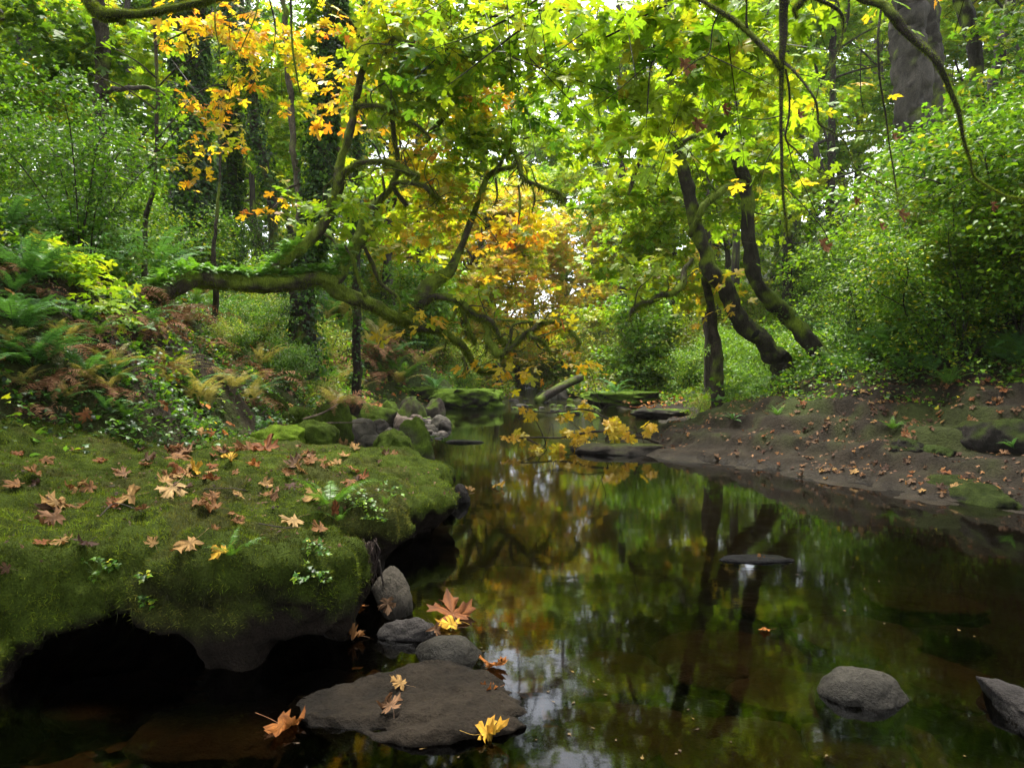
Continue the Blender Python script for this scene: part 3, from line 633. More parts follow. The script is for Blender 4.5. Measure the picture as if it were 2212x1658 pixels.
# far ledge, dark hollow beneath, and rock shelves of the far stream
def shelf(px, pyb, wpx, hpx, label, dep, z=0, moss=.9, seed=0, fz=2500, name='rock_shelf', over=.0, flat=.45, mc=(.07, .115, .012)):
    g = G(px, pyb, z); Y = g[1]; w = M(wpx, Y) / 2; h = M(hpx, Y); dy = w * dep
    return stone(name, (P(px, pyb, Y + dy)[0], Y + dy, z + h * .42), (w, dy, h * .75), label, cat='rock', moss=moss, base=DK, seed=seed, flat=flat, rough=.32, power=2.5, fuzzn=fz, mosscol=mc, res=5)
for (a, b, c, d, l, dp, ms, sd) in [
    (1010, 882, 160, 48, 'overhanging mossy rock with bright ferns on top at the far end of the pool', .45, .9, 3),
    (890, 880, 130, 50, 'dark undercut rock bank behind the boulders of the far margin', .5, .75, 8),
    (1350, 880, 220, 36, 'long low mossy shelf of rock right of the far stream', .5, .95, 12),
    (1430, 905, 150, 22, 'dark wet shelf of rock beside the riffle', .5, .35, 17),
    (1270, 862, 110, 22, 'small mossy shelf under the fallen log', .6, .9, 19)]:
    shelf(a, b, c, d, l, dp, moss=ms, seed=sd, fz=1800 if ms > .6 else 0, flat=.5)
for i, (px, py, w, h) in enumerate([(1172, 862, 32, 14), (1195, 862, 34, 17), (1215, 862, 34, 22), (1240, 860, 28, 16)]):
    stone_px(px, py, w, h, ['pale stone first in the short row below the log', 'pale stone second in the short row below the log', 'rounded light grey stone below the foot of the log', 'grey stone under the butt of the log', 'flat stone in the far shallows', 'thin flat stone lying in the far shallows', 'pale flat stone breaking the water before the far rock'][i], base=GREY, seed=600 + i, res=4)
# dark point of rock under the yellow leaves
stone('rock', (*P(1345, 975, 9.8)[:2], -.02), (.72, .75, .24), 'low dark rock point running into the pool under the yellow leaves', cat='rock', base=(.042, .036, .03), moss=.35, seed=81, rough=.18, mosscol=(.045, .055, .014), flat=.5)
# humps and tufts on the rock bank
for i, (px, py, w, h, lab) in enumerate([(1130 + 1010, 1075, 200, 80, 'mossy hump of rock at the edge of the dark bank'), (2200, 940, 110, 50, 'mossy swelling high on the dark bank')]):
    hp, hn = cast(px, py)
    stone('mossy_hump', hp + [0, .25, -.12], (M(w, hp[1]) / 2, .5, .26), lab, cat='rock', base=DK, moss=.62, seed=700 + i, mosscol=(.028, .040, .009), fuzzn=2500, rough=.2)
hp, hn = cast(1998, 1080 - 62 + 0); 
for i, (px, py, w, lab) in enumerate([(1965, 968, 60, 'small mossy outcrop with little ferns half way up the dark bank'), (2040, 985, 70, 'dark rounded outcrop next to the one with little ferns')]):
    hp, hn = cast(px, py); stone('outcrop', hp + [0, .1, -.03], (M(w, hp[1]) / 2, .2, .12), lab, cat='rock', base=DK, moss=.6, seed=720 + i, mosscol=(.028, .042, .010), fuzzn=700, rough=.25)
# ------------------------------------------------------------------ fallen maple leaves
def dead_leaf(seed, col, curl, cup, edge=None, twist=0.3, pet=.75):
    """one dry leaf about one unit long: blade mesh data and petiole mesh data"""
    rg = np.random.default_rng(seed); v, f = T_HI; v = v.copy()
    x, y = v[:, 0].copy(), v[:, 1] - .3; r = np.hypot(x, y)
    v[:, 2] = cup * r * r + .17 * fbm(np.stack([x * 3.4, y * 3.4, 0 * x + seed], -1), seed, 3) * (r + .25)
    th = curl * np.sign(x) * np.clip(np.abs(x) - .12, 0, None) * 2.4
    v[:, 2] += np.abs(np.sin(th)) * np.abs(x) * .42; v[:, 0] = np.where(np.abs(x) > .12, np.sign(x) * (.12 + np.sin(np.abs(th)) / max(abs(curl) * 2.4, .01) if abs(curl) > .05 else np.abs(x)), x)
    a = twist * rg.normal(); ty = np.clip(y - .1, 0, None); v[:, 2] += a * ty * .6 + rg.normal() * .2 * twist * x
    lobe = rg.choice(len(v) - 1, 3)
    for i in lobe: v[:, 2] += rg.normal(0, .22) * np.exp(-((x - x[i]) ** 2 + (y - y[i]) ** 2) / .05) * (r > .3)
    if rg.random() < .55 and seed % 17 not in (3,):        # a part of the blade folded over
        fa = rg.uniform(0, 6.283); nd = np.array([np.cos(fa), np.sin(fa)]); dd = v[:, 0] * nd[0] + (v[:, 1] - .3) * nd[1] - rg.uniform(.22, .38); o_ = dd > 0
        v[o_, 0] -= nd[0] * dd[o_] * 1.7; v[o_, 1] -= nd[1] * dd[o_] * 1.7; v[o_, 2] += .05 + dd[o_] * .35
    base = np.array(col); k = np.clip((r - .2) / .6, 0, 1)[:, None] * rg.uniform(.3, 1); c = base * (1 - k) + np.array(edge if edge is not None else base * .62) * k
    ang = np.arctan2(x, y + .25); vein = np.min([np.abs(ang - q) for q in (0, .75, -.75, 1.75, -1.75)], 0)
    c = c * np.clip(1 + .45 * fbm(v * 5, seed + 3, 3)[:, None], .3, 1.6); v[:, 2] -= v[:, 2].min() * .6
    c = c * np.where((vein < .07)[:, None], .55, 1)
    A = Acc(); p0 = v[0]
    pr = [[p0[0], p0[1] + .1, p0[2] + .0, .009], [p0[0] + rg.normal(0, .04), p0[1] - pet * .4, p0[2] + .07, .007], [p0[0] + rg.normal(0, .14), p0[1] - pet, p0[2] + rg.uniform(0, .25), .009]]
    tube(A, np.array(pr), sides=4, per=4, amp=0, col=np.array(col) * .9 + .05)
    return (v, f, c), A.arrays()
LEAFC = dict(tan=((.30, .175, .062), None), brown=((.20, .095, .034), None), rust=((.19, .068, .022), (.10, .04, .016)), dull=((.115, .066, .036), None), gold=((.50, .30, .03), (.28, .12, .02)),
             orange=((.30, .11, .022), (.13, .045, .016)), pink=((.20, .105, .052), None), dark=((.065, .034, .022), None), pale=((.40, .26, .11), None))
LV = {}
def leaf_variant(cn, sh):
    if (cn, sh) not in LV:
        cu, cp = [(0.0, .04), (.3, .10), (.6, .14), (.15, -.2), (.45, -.1), (1.0, .2)][sh]
        c, e = LEAFC[cn]; b, p = dead_leaf(sh * 17 + sum(map(ord, cn)) + 3, c, cu, cp, e, twist=.25 + .1 * sh)
        LV[(cn, sh)] = (mesh_data('blade', *b, 'dry'), mesh_data('petiole', *p, 'dry', smooth=True))
    return LV[(cn, sh)]
def lay_leaf(pos, nrmv, size, cn, sh, yaw, label, group=None, stem=True, lift=.004, tilt=(0, 0), whole=False):
    b, p = leaf_variant(cn, sh); n = Vector(nrmv).normalized()
    q = n.to_track_quat('Z', 'Y').to_matrix() @ Matrix.Rotation(yaw, 3, 'Z') @ Matrix.Rotation(tilt[0], 3, 'X') @ Matrix.Rotation(tilt[1], 3, 'Y')
    loc = [float(k) for k in np.array(pos) + np.array(n) * lift]
    if whole:
        o = bpy.data.objects.new('maple_leaf', b); COL.objects.link(o); tag(o, label, 'leaf', group)
    else:
        o = thing('maple_leaf', loc, label, 'leaf', group)
        for nm, me in (('blade', b), ('petiole', p)):
            if nm == 'petiole' and not stem: continue
            c = bpy.data.objects.new(nm, me); COL.objects.link(c); c.parent = o
    o.location = loc; o.rotation_euler = q.to_euler(); o.scale = (size,) * 3
    return o
# the ones that stand out: px, py, width in photo px, colour, shape, yaw, label
HERO = [
    (425, 1175, 92, 'tan', 0, 2.9, 'wide flat tan maple leaf on the rim of the ledge with its stem pointing up', (.25, 0)),
    (490, 1193, 62, 'gold', 1, 2.6, 'yellow orange maple leaf lying on a little fern at the ledge rim', (.3, .1)),
    (335, 1180, 42, 'tan', 2, .8, 'small folded tan leaf left of the wide flat tan one', (.4, 0)),
    (128, 1095, 82, 'tan', 1, 1.0, 'big tan curled leaf behind a brown one far out on the moss', (.3, .2)),
    (135, 1125, 95, 'pink', 0, 2.2, 'broad pinkish brown leaf overlapping a tan one on the moss', (.2, 0)),
    (185, 1095, 56, 'brown', 2, 4.0, 'brown crumpled leaf touching the pair on the moss', (.2, .3)),
    (235, 1085, 40, 'brown', 4, 5.0, 'narrow brown leaf pointing away from the pair on the moss', (0, .2)),
    (185, 1180, 66, 'dark', 2, 1.9, 'dark red brown curled leaf standing on edge at the ledge rim', (.6, .3)),
    (85, 1180, 60, 'rust', 4, 4.7, 'rust red leaf low on the moss next to a paler one', (0, 0)),
    (135, 1172, 58, 'tan', 1, 4.2, 'tan leaf bent over the moss beside the rust red one', (.1, 0)),
    (22, 1230, 44, 'dull', 5, 1.4, 'grey brown rolled leaf alone near the picture edge on the moss', (0, 0)),
    (295, 1080, 82, 'tan', 4, 1.7, 'long tan leaf lying flat in the middle of the moss', (.0, .1)),
    (385, 1058, 88, 'pale', 3, 3.0, 'palest cream leaf arched over the moss below the upright one', (.15, 0)),
    (425, 1025, 60, 'gold', 5, .3, 'golden leaf standing upright out of a heap of brown ones', (1.1, .2)),
    (395, 1018, 70, 'rust', 2, 2.4, 'deep brown curled leaf under the upright golden one', (.3, .2)),
    (440, 1040, 60, 'rust', 5, 4.4, 'rust coloured rolled leaf right of the upright golden one', (.2, 0)),
    (555, 1010, 44, 'orange', 5, 1.2, 'small orange leaf curled into a bowl on the moss', (.6, 0)),
    (500, 998, 48, 'gold', 3, .6, 'yellow tan leaf arched between two brown heaps', (0, 0)),
    (690, 1082, 74, 'tan', 4, 1.2, 'tan leaf with a raised middle close to the tall fern', (.1, .1)),
    (640, 1128, 76, 'pale', 0, 1.9, 'pale tan leaf with an upright stem near the corner of the ledge', (.1, 0)),
    (505, 1128, 46, 'brown', 2, 3.4, 'brown leaf with one raised lobe before the pale tan one', (.3, .2)),
    (470, 1105, 60, 'brown', 5, 1.1, 'brown rolled leaf at the end of a ragged row on the moss', (.1, 0)),
    (420, 1092, 72, 'brown', 4, 4.8, 'flattened brown leaf in the ragged row on the moss', (0, 0)),
    (465, 1070, 50, 'brown', 2, 2.8, 'brown leaf with a dark hollow fold on the moss', (.3, 0)),
    (465, 1145, 34, 'brown', 5, 2.0, 'small brown rolled leaf in front of the ragged row', (0, 0)),
    (580, 1075, 40, 'brown', 2, 1.0, 'small brown leaf half sunk in the moss by a grey pebble', (.2, 0)),
    (728, 1110, 50, 'rust', 5, .2, 'dark rust leaf standing against the stem of the tall fern', (1.2, 0)),
    (680, 1173, 34, 'brown', 2, 3.2, 'small brown leaf above the green seedling on the ledge face', (.8, 0)),
    (390, 985, 95, 'brown', 4, 1.0, 'matted brown leaf lowest in the big heap on the moss', (0, 0)),
    (410, 978, 100, 'pink', 1, 2.0, 'wide pinkish leaf on top of the big heap on the moss', (0, .1)),
    (372, 992, 80, 'brown', 3, 4.0, 'brown leaf spilling off the near side of the big heap', (0, 0)),
    (545, 968, 80, 'brown', 4, 2.2, 'brown leaf in the far heap at the back of the moss', (0, 0)),
    (585, 975, 90, 'rust', 2, .9, 'large rust brown arched leaf at the far edge of the moss', (.1, .1)),
    (480, 975, 50, 'brown', 5, 3.0, 'brown rolled leaf left of the far heap', (0, 0)),
    (640, 1010, 60, 'dull', 2, 1.0, 'dark brown tangled leaf behind the tall fern', (.2, .2)),
    (615, 1025, 46, 'brown', 4, 5.0, 'flat brown leaf left of the tall fern', (0, 0)),
    (700, 1000, 34, 'brown', 2, 1.0, 'little brown leaf toward the pool end of the moss', (0, 0)),
    (735, 1002, 38, 'tan', 1, 2.0, 'little tan leaf toward the pool end of the moss', (.3, 0)),
    (790, 1035, 46, 'rust', 2, 1.2, 'red brown leaf on the shoulder of the ledge above the pool', (0, 0)),
    (745, 960, 50, 'tan', 4, 1.8, 'tan leaf lying before the round mossy boulder', (0, 0)),
    (770, 972, 36, 'tan', 2, .4, 'tan curled leaf under the round mossy boulder', (.4, 0)),
    (868, 1485, 62, 'tan', 0, .4, 'upper tan maple leaf on the wide flat rock slab', (0, 0)),
    (845, 1543, 80, 'pink', 0, .25, 'lower pinkish maple leaf on the wide flat rock slab', (0, 0)),
    (838, 1295, 58, 'dull', 2, 3.3, 'grey brown dead leaf stuck on the upright oval stone', (0, 0)),
    (928, 1360, 52, 'pink', 5, 3.4, 'pinkish brown leaf draped over the ragged low stone', (.1, .2)),
]
for px, py, wd, cn, sh, yaw, lab, tl in HERO:
    hp, hn = cast(px, py)
    if hp is None: continue
    lay_leaf(hp, hn + np.array([0, -.15, .4]), M(wd, hp[1]) / 1.75, cn, sh, yaw, lab, lift=.010, tilt=(tl[0] * .4, tl[1] * .6))
FLOAT_ = [
    (600, 1562, 115, 'orange', 1, 4.2, 'long pointed orange and yellow leaf floating beside the flat rock slab', (.0, .0)),
    (1040, 1590, 90, 'gold', 4, 4.9, 'golden leaf with brown margins afloat at the tip of the flat rock slab', (.1, .1)),
    (1065, 1490, 56, 'orange', 5, 2.0, 'small orange brown leaf hanging over the far edge of the slab', (.1, .2)),
    (1072, 1435, 84, 'orange', 2, 3.0, 'orange leaf with one upright lobe against the domed stone', (.5, 0)),
    (980, 1338, 120, 'rust', 3, .3, 'large red orange leaf standing tilted out of the water behind the stones', (.12, .1)),
    (985, 1352, 70, 'gold', 0, 1.3, 'yellow leaf floating beneath the large red orange one', (0, 0)),
    (775, 1375, 68, 'brown', 5, 1.8, 'crumpled brown leaf afloat between the ledge and the stones', (.6, .4)),
    (780, 1308, 36, 'orange', 4, 1.0, 'orange leaf caught at the water in the gap by the upright stone', (.1, 0)),
    (1660, 1359, 32, 'orange', 3, 1.3, 'single small orange leaf floating on the open dark pool', (0, 0)),
    (1652, 1207, 36, 'brown', 2, 1.3, 'brown leaf on the flat grey rock in mid pool', (.1, 0)),
    (1020, 1058, 30, 'tan', 1, 1.3, 'pale leaf caught on the tip of rock at the far foot of the ledge', (.5, 0)),
    (1085, 1052, 36, 'gold', 3, 1.3, 'yellow leaf floating on the reflection of the trees', (0, 0)),
]
for px, py, wd, cn, sh, yaw, lab, tl in FLOAT_:
    g = G(px, py, .01); lay_leaf((g[0], g[1], .0), (0, -.05, 1), M(wd, g[1]) / 1.5, cn, sh, yaw, lab, lift=.003, tilt=(tl[0] * .7, tl[1] * .7))
# scatter on the moss of the ledge
k = 0
while k < 60:
    px, py = random.uniform(20, 930), random.triangular(945, 1165, 985)
    hp, hn = cast(px, py, [BV_L])
    if hp is None or hn[2] < .6: continue
    lay_leaf(hp, hn + np.array([0, 0, .3]), random.uniform(.04, .09), random.choice(['brown', 'brown', 'tan', 'pink', 'dull', 'rust', 'dark']), random.randrange(6), random.uniform(0, 6.3),
             'smaller brown maple leaf scattered on the green moss of the ledge', 'small brown leaves scattered over the moss', lift=.012, stem=False, tilt=(random.uniform(-.3, .3), random.uniform(-.3, .3)), whole=True); k += 1
# scatter on the rock bank: individuals
k = 0; RB = []
while k < 175:
    t = random.random(); px = random.uniform(1430, 2212); py = random.uniform(805, 1075)
    hp, hn = cast(px, py, [BV_G])
    if hp is None or hp[2] < .015 or hp[1] > 14 or hn[2] < .5 or fbm(hp * 1.3, 88, 3) < random.uniform(-.5, .35): continue
    lay_leaf(hp, hn + np.array([0, 0, .2]), random.uniform(.035, .08), random.choice(['brown', 'pink', 'dull', 'dull', 'dull', 'rust', 'dark', 'dark', 'tan']), random.randrange(6), random.uniform(0, 6.3),
             'brown maple leaf scattered on the dark rock bank beside the pool', 'brown leaves scattered over the rock bank', lift=.008, stem=False, tilt=(random.uniform(-.2, .2), random.uniform(-.2, .2)), whole=True); k += 1
# the rest of the litter, uncounted: right bank mostly, also the left bank and the far banks
A = Acc(); n = 0
def litter_pts(n, xr, yr, cond):
    x = rng.uniform(*xr, n); y = rng.uniform(*yr, n); h, a, b = height(x, y); kp = cond(x, y, h, a, b); e = .06
    x, y, h = x[kp], y[kp], h[kp]; hx = (height(x + e, y)[0] - height(x - e, y)[0]) / (2 * e); hy = (height(x, y + e)[0] - height(x, y - e)[0]) / (2 * e)
    return np.stack([x, y, h], -1), nrm(np.stack([-hx, -hy, np.ones_like(hx)], -1))
def lay_many(p, nn, size, cols, T=T_MID, up=.012):
    n = len(p); c = np.array([LEAFC[q][0] for q in cols])[rng.integers(0, len(cols), n)] * rng.normal(1, .2, (n, 1)).clip(.4, 1.6)
    inst(A, T, p + nn * up, frames(nn + rng.normal(0, .25, (n, 3)), rng.normal(0, 1, (n, 3))), size * rng.uniform(.5, 1.3, n), c, jit=.12)
p, nn = litter_pts(60000, (1, 13), (4.8, 16), lambda x, y, h, a, b: (b > .25) & (h > .03) & (rng.random(len(x)) < .30 * np.clip(.35 + 1.3 * fbm2(x, y, 1.4, 5, 3) + .35 * sst(.6, 2.6, b), 0, 1)))
lay_many(p, nn, .04, ['dull', 'dull', 'pink', 'dull', 'dark', 'dark', 'brown'], T=T_LOW)
p, nn = litter_pts(9000, (1, 13), (4.8, 18), lambda x, y, h, a, b: (b > .1) & (h > .03) & (rng.random(len(x)) < .07))
lay_many(p, nn, .055, ['dull', 'dull', 'pink', 'brown', 'dark'])
p, nn = litter_pts(30000, (-9, -1), (4.5, 22), lambda x, y, h, a, b: (a > .1) & (rng.random(len(x)) < .035))
lay_many(p, nn, .08, ['brown', 'rust', 'tan', 'orange', 'dull'], up=.10)
p, nn = litter_pts(12000, (-6, 8), (18, 42), lambda x, y, h, a, b: (np.maximum(a, b) > .1) & (rng.random(len(x)) < .3))
lay_many(p, nn, .10, ['orange', 'rust', 'tan', 'brown'], up=.15)
o = A.build('leaf_litter', 'dry'); tag(o, 'small fallen leaves and scraps strewn over both banks', 'leaf litter', kind='stuff')
# sunken leaves on the pool bed
A = Acc(); n = 420; px = rng.uniform(60, 1300, n); py = rng.uniform(1380, 1656, n); q = np.array([G(a, b, -.12) for a, b in zip(px, py)]); q[:, 2] = height(q[:, 0], q[:, 1])[0] + .03
q[:, 2] = np.minimum(q[:, 2] + rng.uniform(0, .1, n), -.04)
inst(A, T_MID, q, frames(rand_dir(n, 1, .15), rng.normal(0, 1, (n, 3))), rng.uniform(.08, .17, n), np.array([.11, .05, .022]) * rng.uniform(.5, 1.3, (n, 1)))
o = A.build('sunken_leaves', 'dry'); tag(o, 'dull brown leaves sunk under the water of the pool', 'sunken leaves', kind='stuff')
# twigs lying about
def stick(pts, label, name='fallen_twig', col=(.05, .038, .03), moss=0, cat='twig', sides=6):
    A = Acc(); pp = np.array(pts, float); tube(A, pp, sides=sides, per=5, amp=.15, nsc=20, col=col, moss=moss)
    v, f, c = A.arrays(); o = link_mesh(name, v, f, c, 'bark', origin=pp[0, :3]); return tag(o, label, cat)
def hp3(px, py, up=.01):
    a, b = cast(px, py); return a + np.array([0, 0, up])
stick([[*hp3(215, 1120), .003], [*hp3(250, 1100, .03), .003], [*hp3(310, 1110), .002]], 'thin grey twig lying on the moss near the two big leaves')
stick([[*hp3(560, 1135), .003], [*hp3(620, 1150, .02), .002], [*hp3(655, 1140), .001]], 'short thin twig near the pale tan leaf')
stick([[*hp3(440, 1060), .003], [*hp3(500, 1062, .02), .003], [*hp3(560, 1068), .002]], 'long dark twig lying across the middle of the moss')
stick([[*hp3(828, 1262, .0), .004], [*(hp3(828, 1262) + [-.02, 0, .10]), .005]], 'dark stub of twig rising from the upright oval stone')
stick([[*P(655, 905, 8.2), .012], [*P(700, 890, 8.2), .012], [*P(745, 862, 8.4), .008]], 'pale dead branch poking out between the mossy stones', 'dead_branch', (.16, .12, .09), cat='branch')
stick([[*P(610, 935, 8.0), .01], [*P(690, 915, 8), .012], [*P(790, 912, 8.3), .006]], 'long bare branch lying over the mossy stones', 'dead_branch', (.09, .07, .05), cat='branch')
stick([[*P(1935, 1560, 2.35), .006], [*(G(1990, 1650, -.1)), .009]], 'slim waterlogged stick poking up in the near pool', 'stick', (.04, .03, .025), cat='stick')
stick([[*P(1160, 868, 25), .16], [*P(1200, 842, 25.5), .17], [*P(1255, 815, 26.5), .15]], 'mossy fallen log slanting out of the far stream bed', 'fallen_log', (.045, .035, .028), moss=.42, cat='log', sides=12)

for k in range(3):
    A = Acc(); q0 = P(792 + k * 5, 1175, 3.02 + k * .03)
    for i in range(16):
        a = q0 + rng.normal(0, .012, 3); l = random.uniform(.10, .24); tube(A, np.array([[*a, .0035], [*(a + [random.gauss(0, .012), random.gauss(0, .01), -l * .5]), .003], [*(a + [random.gauss(0, .02), random.gauss(0, .02), -l]), .001]]), sides=4, per=3, amp=.3, nsc=30, col=(.045, .03, .024))
    A.build('root_mat', 'bark', ledge)

A = Acc(); n = 260; px = rng.uniform(500, 2150, n); py = rng.uniform(930, 1640, n) ** 1.0; q = np.array([G(a, b, .003) for a, b in zip(px, py)]); gh = height(q[:, 0], q[:, 1])[0]; kp = (gh < -.03) & (fbm(q * [1.2, 1.2, 1], 91, 3) > .12); q = q[kp]; n = len(q)
inst(A, T_LOW, q, frames(rand_dir(n, 1, .04), rng.normal(0, 1, (n, 3))), np.stack([rng.uniform(.004, .012, n), rng.uniform(.008, .03, n), np.full(n, .004)], -1), np.array([[.10, .07, .035], [.06, .04, .025], [.14, .09, .03]])[rng.integers(0, 3, n)])
o = A.build('floating_debris', 'dry'); tag(o, 'tiny specks of leaf and pollen drifting on the water', 'debris', kind='stuff')
# ------------------------------------------------------------------ ferns and low plants
def fern_px(px, py, Lpx, kind, label, n=14, **kw):
    hp, hn = cast(px, py)
    L = M(Lpx, hp[1]); return fern(hp - [0, 0, .02], L, kind, n, label, **kw)
SW = [(60, 600, 190, 'tall sword fern leading the fern slope'), (150, 560, 185, 'sword fern behind the bright maple seedling'), (240, 600, 180, 'dark glossy sword fern left of the hanging brown fronds'),
      (335, 600, 180, 'sword fern drooping over the brown bank'), (290, 530, 160, 'sword fern at the top of the slope under the dark shrub'), (30, 700, 170, 'sword fern low on the slope at the picture edge'),
      (90, 505, 160, 'pale sword fern along the crest of the bank'), (490, 700, 120, 'blue green sword fern alone under the leaning trunk'), (640, 715, 120, 'sword fern below the mossy trunk'),
      (715, 690, 110, 'small dark sword fern below the fork of the mossy trunk'), (70, 790, 170, 'broad sword fern spreading over the ivy'), (20, 500, 170, 'sword fern cut by the picture edge on the crest'),
      (405, 575, 130, 'sword fern beside the foot of the slender trunk'), (190, 500, 150, 'sword fern in the middle of the crest'), (560, 680, 100, 'small sword fern near the blue green one')]
for a, b, c, l in SW: fern_px(a, b, c, 'sword', l, n=16, group='sword ferns of the bank')
DD = [(190, 770, 140, 'brown collapsed fern in the ivy'), (255, 700, 120, 'brown dead fern hanging under the glossy one'), (330, 720, 120, 'reddish dead fern in the middle of the bank'), (385, 700, 130, 'dead fern forming a hump of brown threads'),
      (440, 760, 110, 'dead fern under the hump of threads'), (500, 800, 110, 'dead brown fern above the mossy boulder'), (350, 800, 110, 'low withered fern before the pale one'), (820, 820, 90, 'withered orange brown fern by the far undercut'),
      (560, 760, 100, 'withered fern among the pale ferns'), (250, 860, 100, 'dark withered fern over the ivy patch'), (290, 640, 110, 'withered fern on the upper bank'), (640, 800, 90, 'withered fern close to the dark slab')]
for a, b, c, l in DD: fern_px(a, b, c, 'dead', l, n=15, group='withered ferns of the bank')
PL = [(425, 870, 130, 'upright pale yellow fern near the mossy boulder'), (600, 745, 110, 'pale straw coloured fern high on the slope'), (680, 790, 110, 'straw fern arching toward the stream'), (745, 810, 100, 'pale fern above the sloping slab'),
      (540, 870, 100, 'pale fern right behind the mossy boulder'), (770, 850, 80, 'small straw fern near the water'), (360, 830, 110, 'straw fern with one long flat frond'), (500, 840, 110, 'pale fern with bent tips')]
for a, b, c, l in PL: fern_px(a, b, c, 'pale', l, n=9, group='straw coloured ferns of the bank')
LD = [(120, 870, 110, 'green lady fern over the ivy'), (280, 905, 80, 'small green fern at the back of the ledge'), (420, 935, 70, 'small fern before the mossy boulder'), (560, 925, 60, 'tiny fern between mossy stones'),
      (985, 838, 60, 'bright fern on the overhanging far rock'), (1030, 836, 50, 'bright fern at the tip of the overhanging far rock'), (940, 840, 60, 'yellow green fern on the far bank above the pool'),
      (850, 800, 80, 'yellow green fern over the far undercut'), (1250, 845, 50, 'bright fern right of the fallen log'), (1330, 850, 60, 'bright yellow fern on the far mossy shelf'), (1300, 862, 40, 'low fern on the far mossy shelf'),
      (1420, 840, 60, 'fern in the gap above the riffle'), (1490, 855, 60, 'dark green fern at the corner of the rock bank'), (1560, 800, 90, 'fern at the foot of the thin upright trunk'), (1640, 790, 90, 'fern under the curved hollow trunk'),
      (1700, 800, 80, 'fern right of the curved trunk'), (1790, 760, 100, 'tall fern between the trunks and the shrub'), (1850, 800, 80, 'fern on the upper edge of the dark bank'), (1960, 800, 90, 'spreading fern below the bushy shrub'),
      (2050, 830, 80, 'low fern on the crest of the dark bank'), (2160, 760, 100, 'fern in the shade at the picture edge'), (1585, 905, 34, 'little fern in a crack of the dark bank'), (1680, 895, 40, 'second little fern further up the same crack'),
      (1930, 925, 50, 'drooping fern on the mossy outcrop'), (2190, 965, 50, 'fern hanging over the mossy swelling'), (1500, 815, 80, 'shaded fern behind the corner of the rock bank'), (1780, 700, 120, 'large dim fern behind the curved trunk'), (1940, 720, 100, 'dim fern deep under the bushy shrub')]
for i, (a, b, c, l) in enumerate(LD): fern_px(a, b, c, 'lady' if i % 3 else 'sword', l, n=11, group='green ferns of the banks')
fern_px(712, 1092, 150, 'lady', 'tall delicate lady fern rising near the corner of the ledge', n=6)
fern_px(735, 1120, 80, 'lady', 'small bright fern growing at the foot of the tall one', n=6)
fern_px(500, 1195, 95, 'lady', 'bright little fern holding a yellow leaf on the ledge rim', n=7)
fern_px(832, 1085, 60, 'lady', 'small fern sprouting on the shoulder of the ledge', n=5)
for i in range(112):      # more ferns filling the slope
    px, py = random.uniform(0, 860), 0; py = random.uniform(500 + px * .12, 900 - px * .02)
    k = random.choices(['dead', 'pale', 'lady', 'sword'], [7, 4, 2, 4 if px < 420 else 1.2])[0]
    fern_px(px, py, dict(dead=115, pale=100, lady=90, sword=125)[k] * random.uniform(.7, 1.1), k, dict(dead='withered brown fern among the others on the fern slope', pale='straw yellow fern among the others on the fern slope', lady='soft green fern among the others on the fern slope', sword='dark green sword fern among the others on the fern slope')[k], n=10, group=dict(dead='withered', pale='straw yellow', lady='soft green', sword='dark green')[k] + ' ferns filling the slope')
for i in range(48):
    px = random.uniform(560, 930); k = random.choice(['pale', 'dead', 'lady'])
    fern_px(px, random.uniform(690, 850) - max(0, px - 800) * .1, random.uniform(60, 100), k, dict(dead='rusty fern on the lower slope beneath the leaning maple', pale='straw fern on the lower slope beneath the leaning maple', lady='fresh green fern on the lower slope beneath the leaning maple')[k], n=10, group=dict(dead='rusty', pale='straw', lady='fresh green')[k] + ' ferns beneath the leaning maple')
for i in range(46):
    px = random.uniform(1480, 2212); py = np.interp(px, [1480, 1700, 1870, 2212], [850, 800, 790, 810]) + 12 - random.uniform(0, 80)
    fern_px(px, py, random.uniform(60, 120), random.choice(['lady', 'sword']), 'fern among many along the shaded crest of the dark bank', n=9, group='ferns along the crest of the dark bank')
# seedlings on the ledge face
def seedling(px, py, wpx, n, label, pale='shrub', size=.021):
    n = int(n * 1.7)
    hp, hn = cast(px, py); t = thing('seedling', hp, label, 'plant'); A = Acc(); B = Acc(); w = M(wpx, hp[1]) / 2
    for i in range(n):
        a = rng.uniform(-1, 1, 2) * w; q = hp + hn * rng.uniform(.01, .045) + np.array([a[0], -.005, a[1] * .6])
        tube(B, np.array([[*(hp + [0, 0, -.005]), .0012], [*((hp + q) / 2 + hn * .012), .001], [*q, .0008]]), sides=3, per=3, amp=0, col=(.08, .12, .03))
        c = pal(pale, 3); inst(A, T_IVY, np.repeat(q[None], 3, 0) + rng.normal(0, .006, (3, 3)), frames(np.array([0, -.4, 1]) + rng.normal(0, .3, (3, 3)), rng.normal(0, 1, (3, 3)) + np.array([0, -.4, 0])), size * rng.uniform(.6, 1.1, 3), c)
    A.build('foliage', 'small', t); B.build('stem', 'small', t)
seedling(210, 1240, 90, 12, 'trailing green plant left of the cave on the ledge face'); seedling(320, 1250, 30, 4, 'small green sprout hanging over the cave'); seedling(322, 1285, 40, 5, 'lower green sprout hanging in front of the cave')
seedling(675, 1195, 55, 8, 'bright seedling with lobed leaves near the corner of the ledge'); seedling(680, 1235, 60, 6, 'drooping seedling below the bright lobed one', 'shrub'); seedling(640, 1240, 20, 3, 'tiny sprig beside the drooping seedling')
seedling(1150, 800, 60, 12, 'low green plant on the far bank', size=.12)
for i, (px, py) in enumerate([(790, 1090), (810, 1110), (838, 1060), (775, 1080)]):
    seedling(px, py, 50, 8, ['green herb right of the tall lady fern', 'herb trailing down the second lobe of the ledge', 'herb on the far shoulder of the ledge', 'herb between the two lobes of the ledge'][i], 'green', .022)
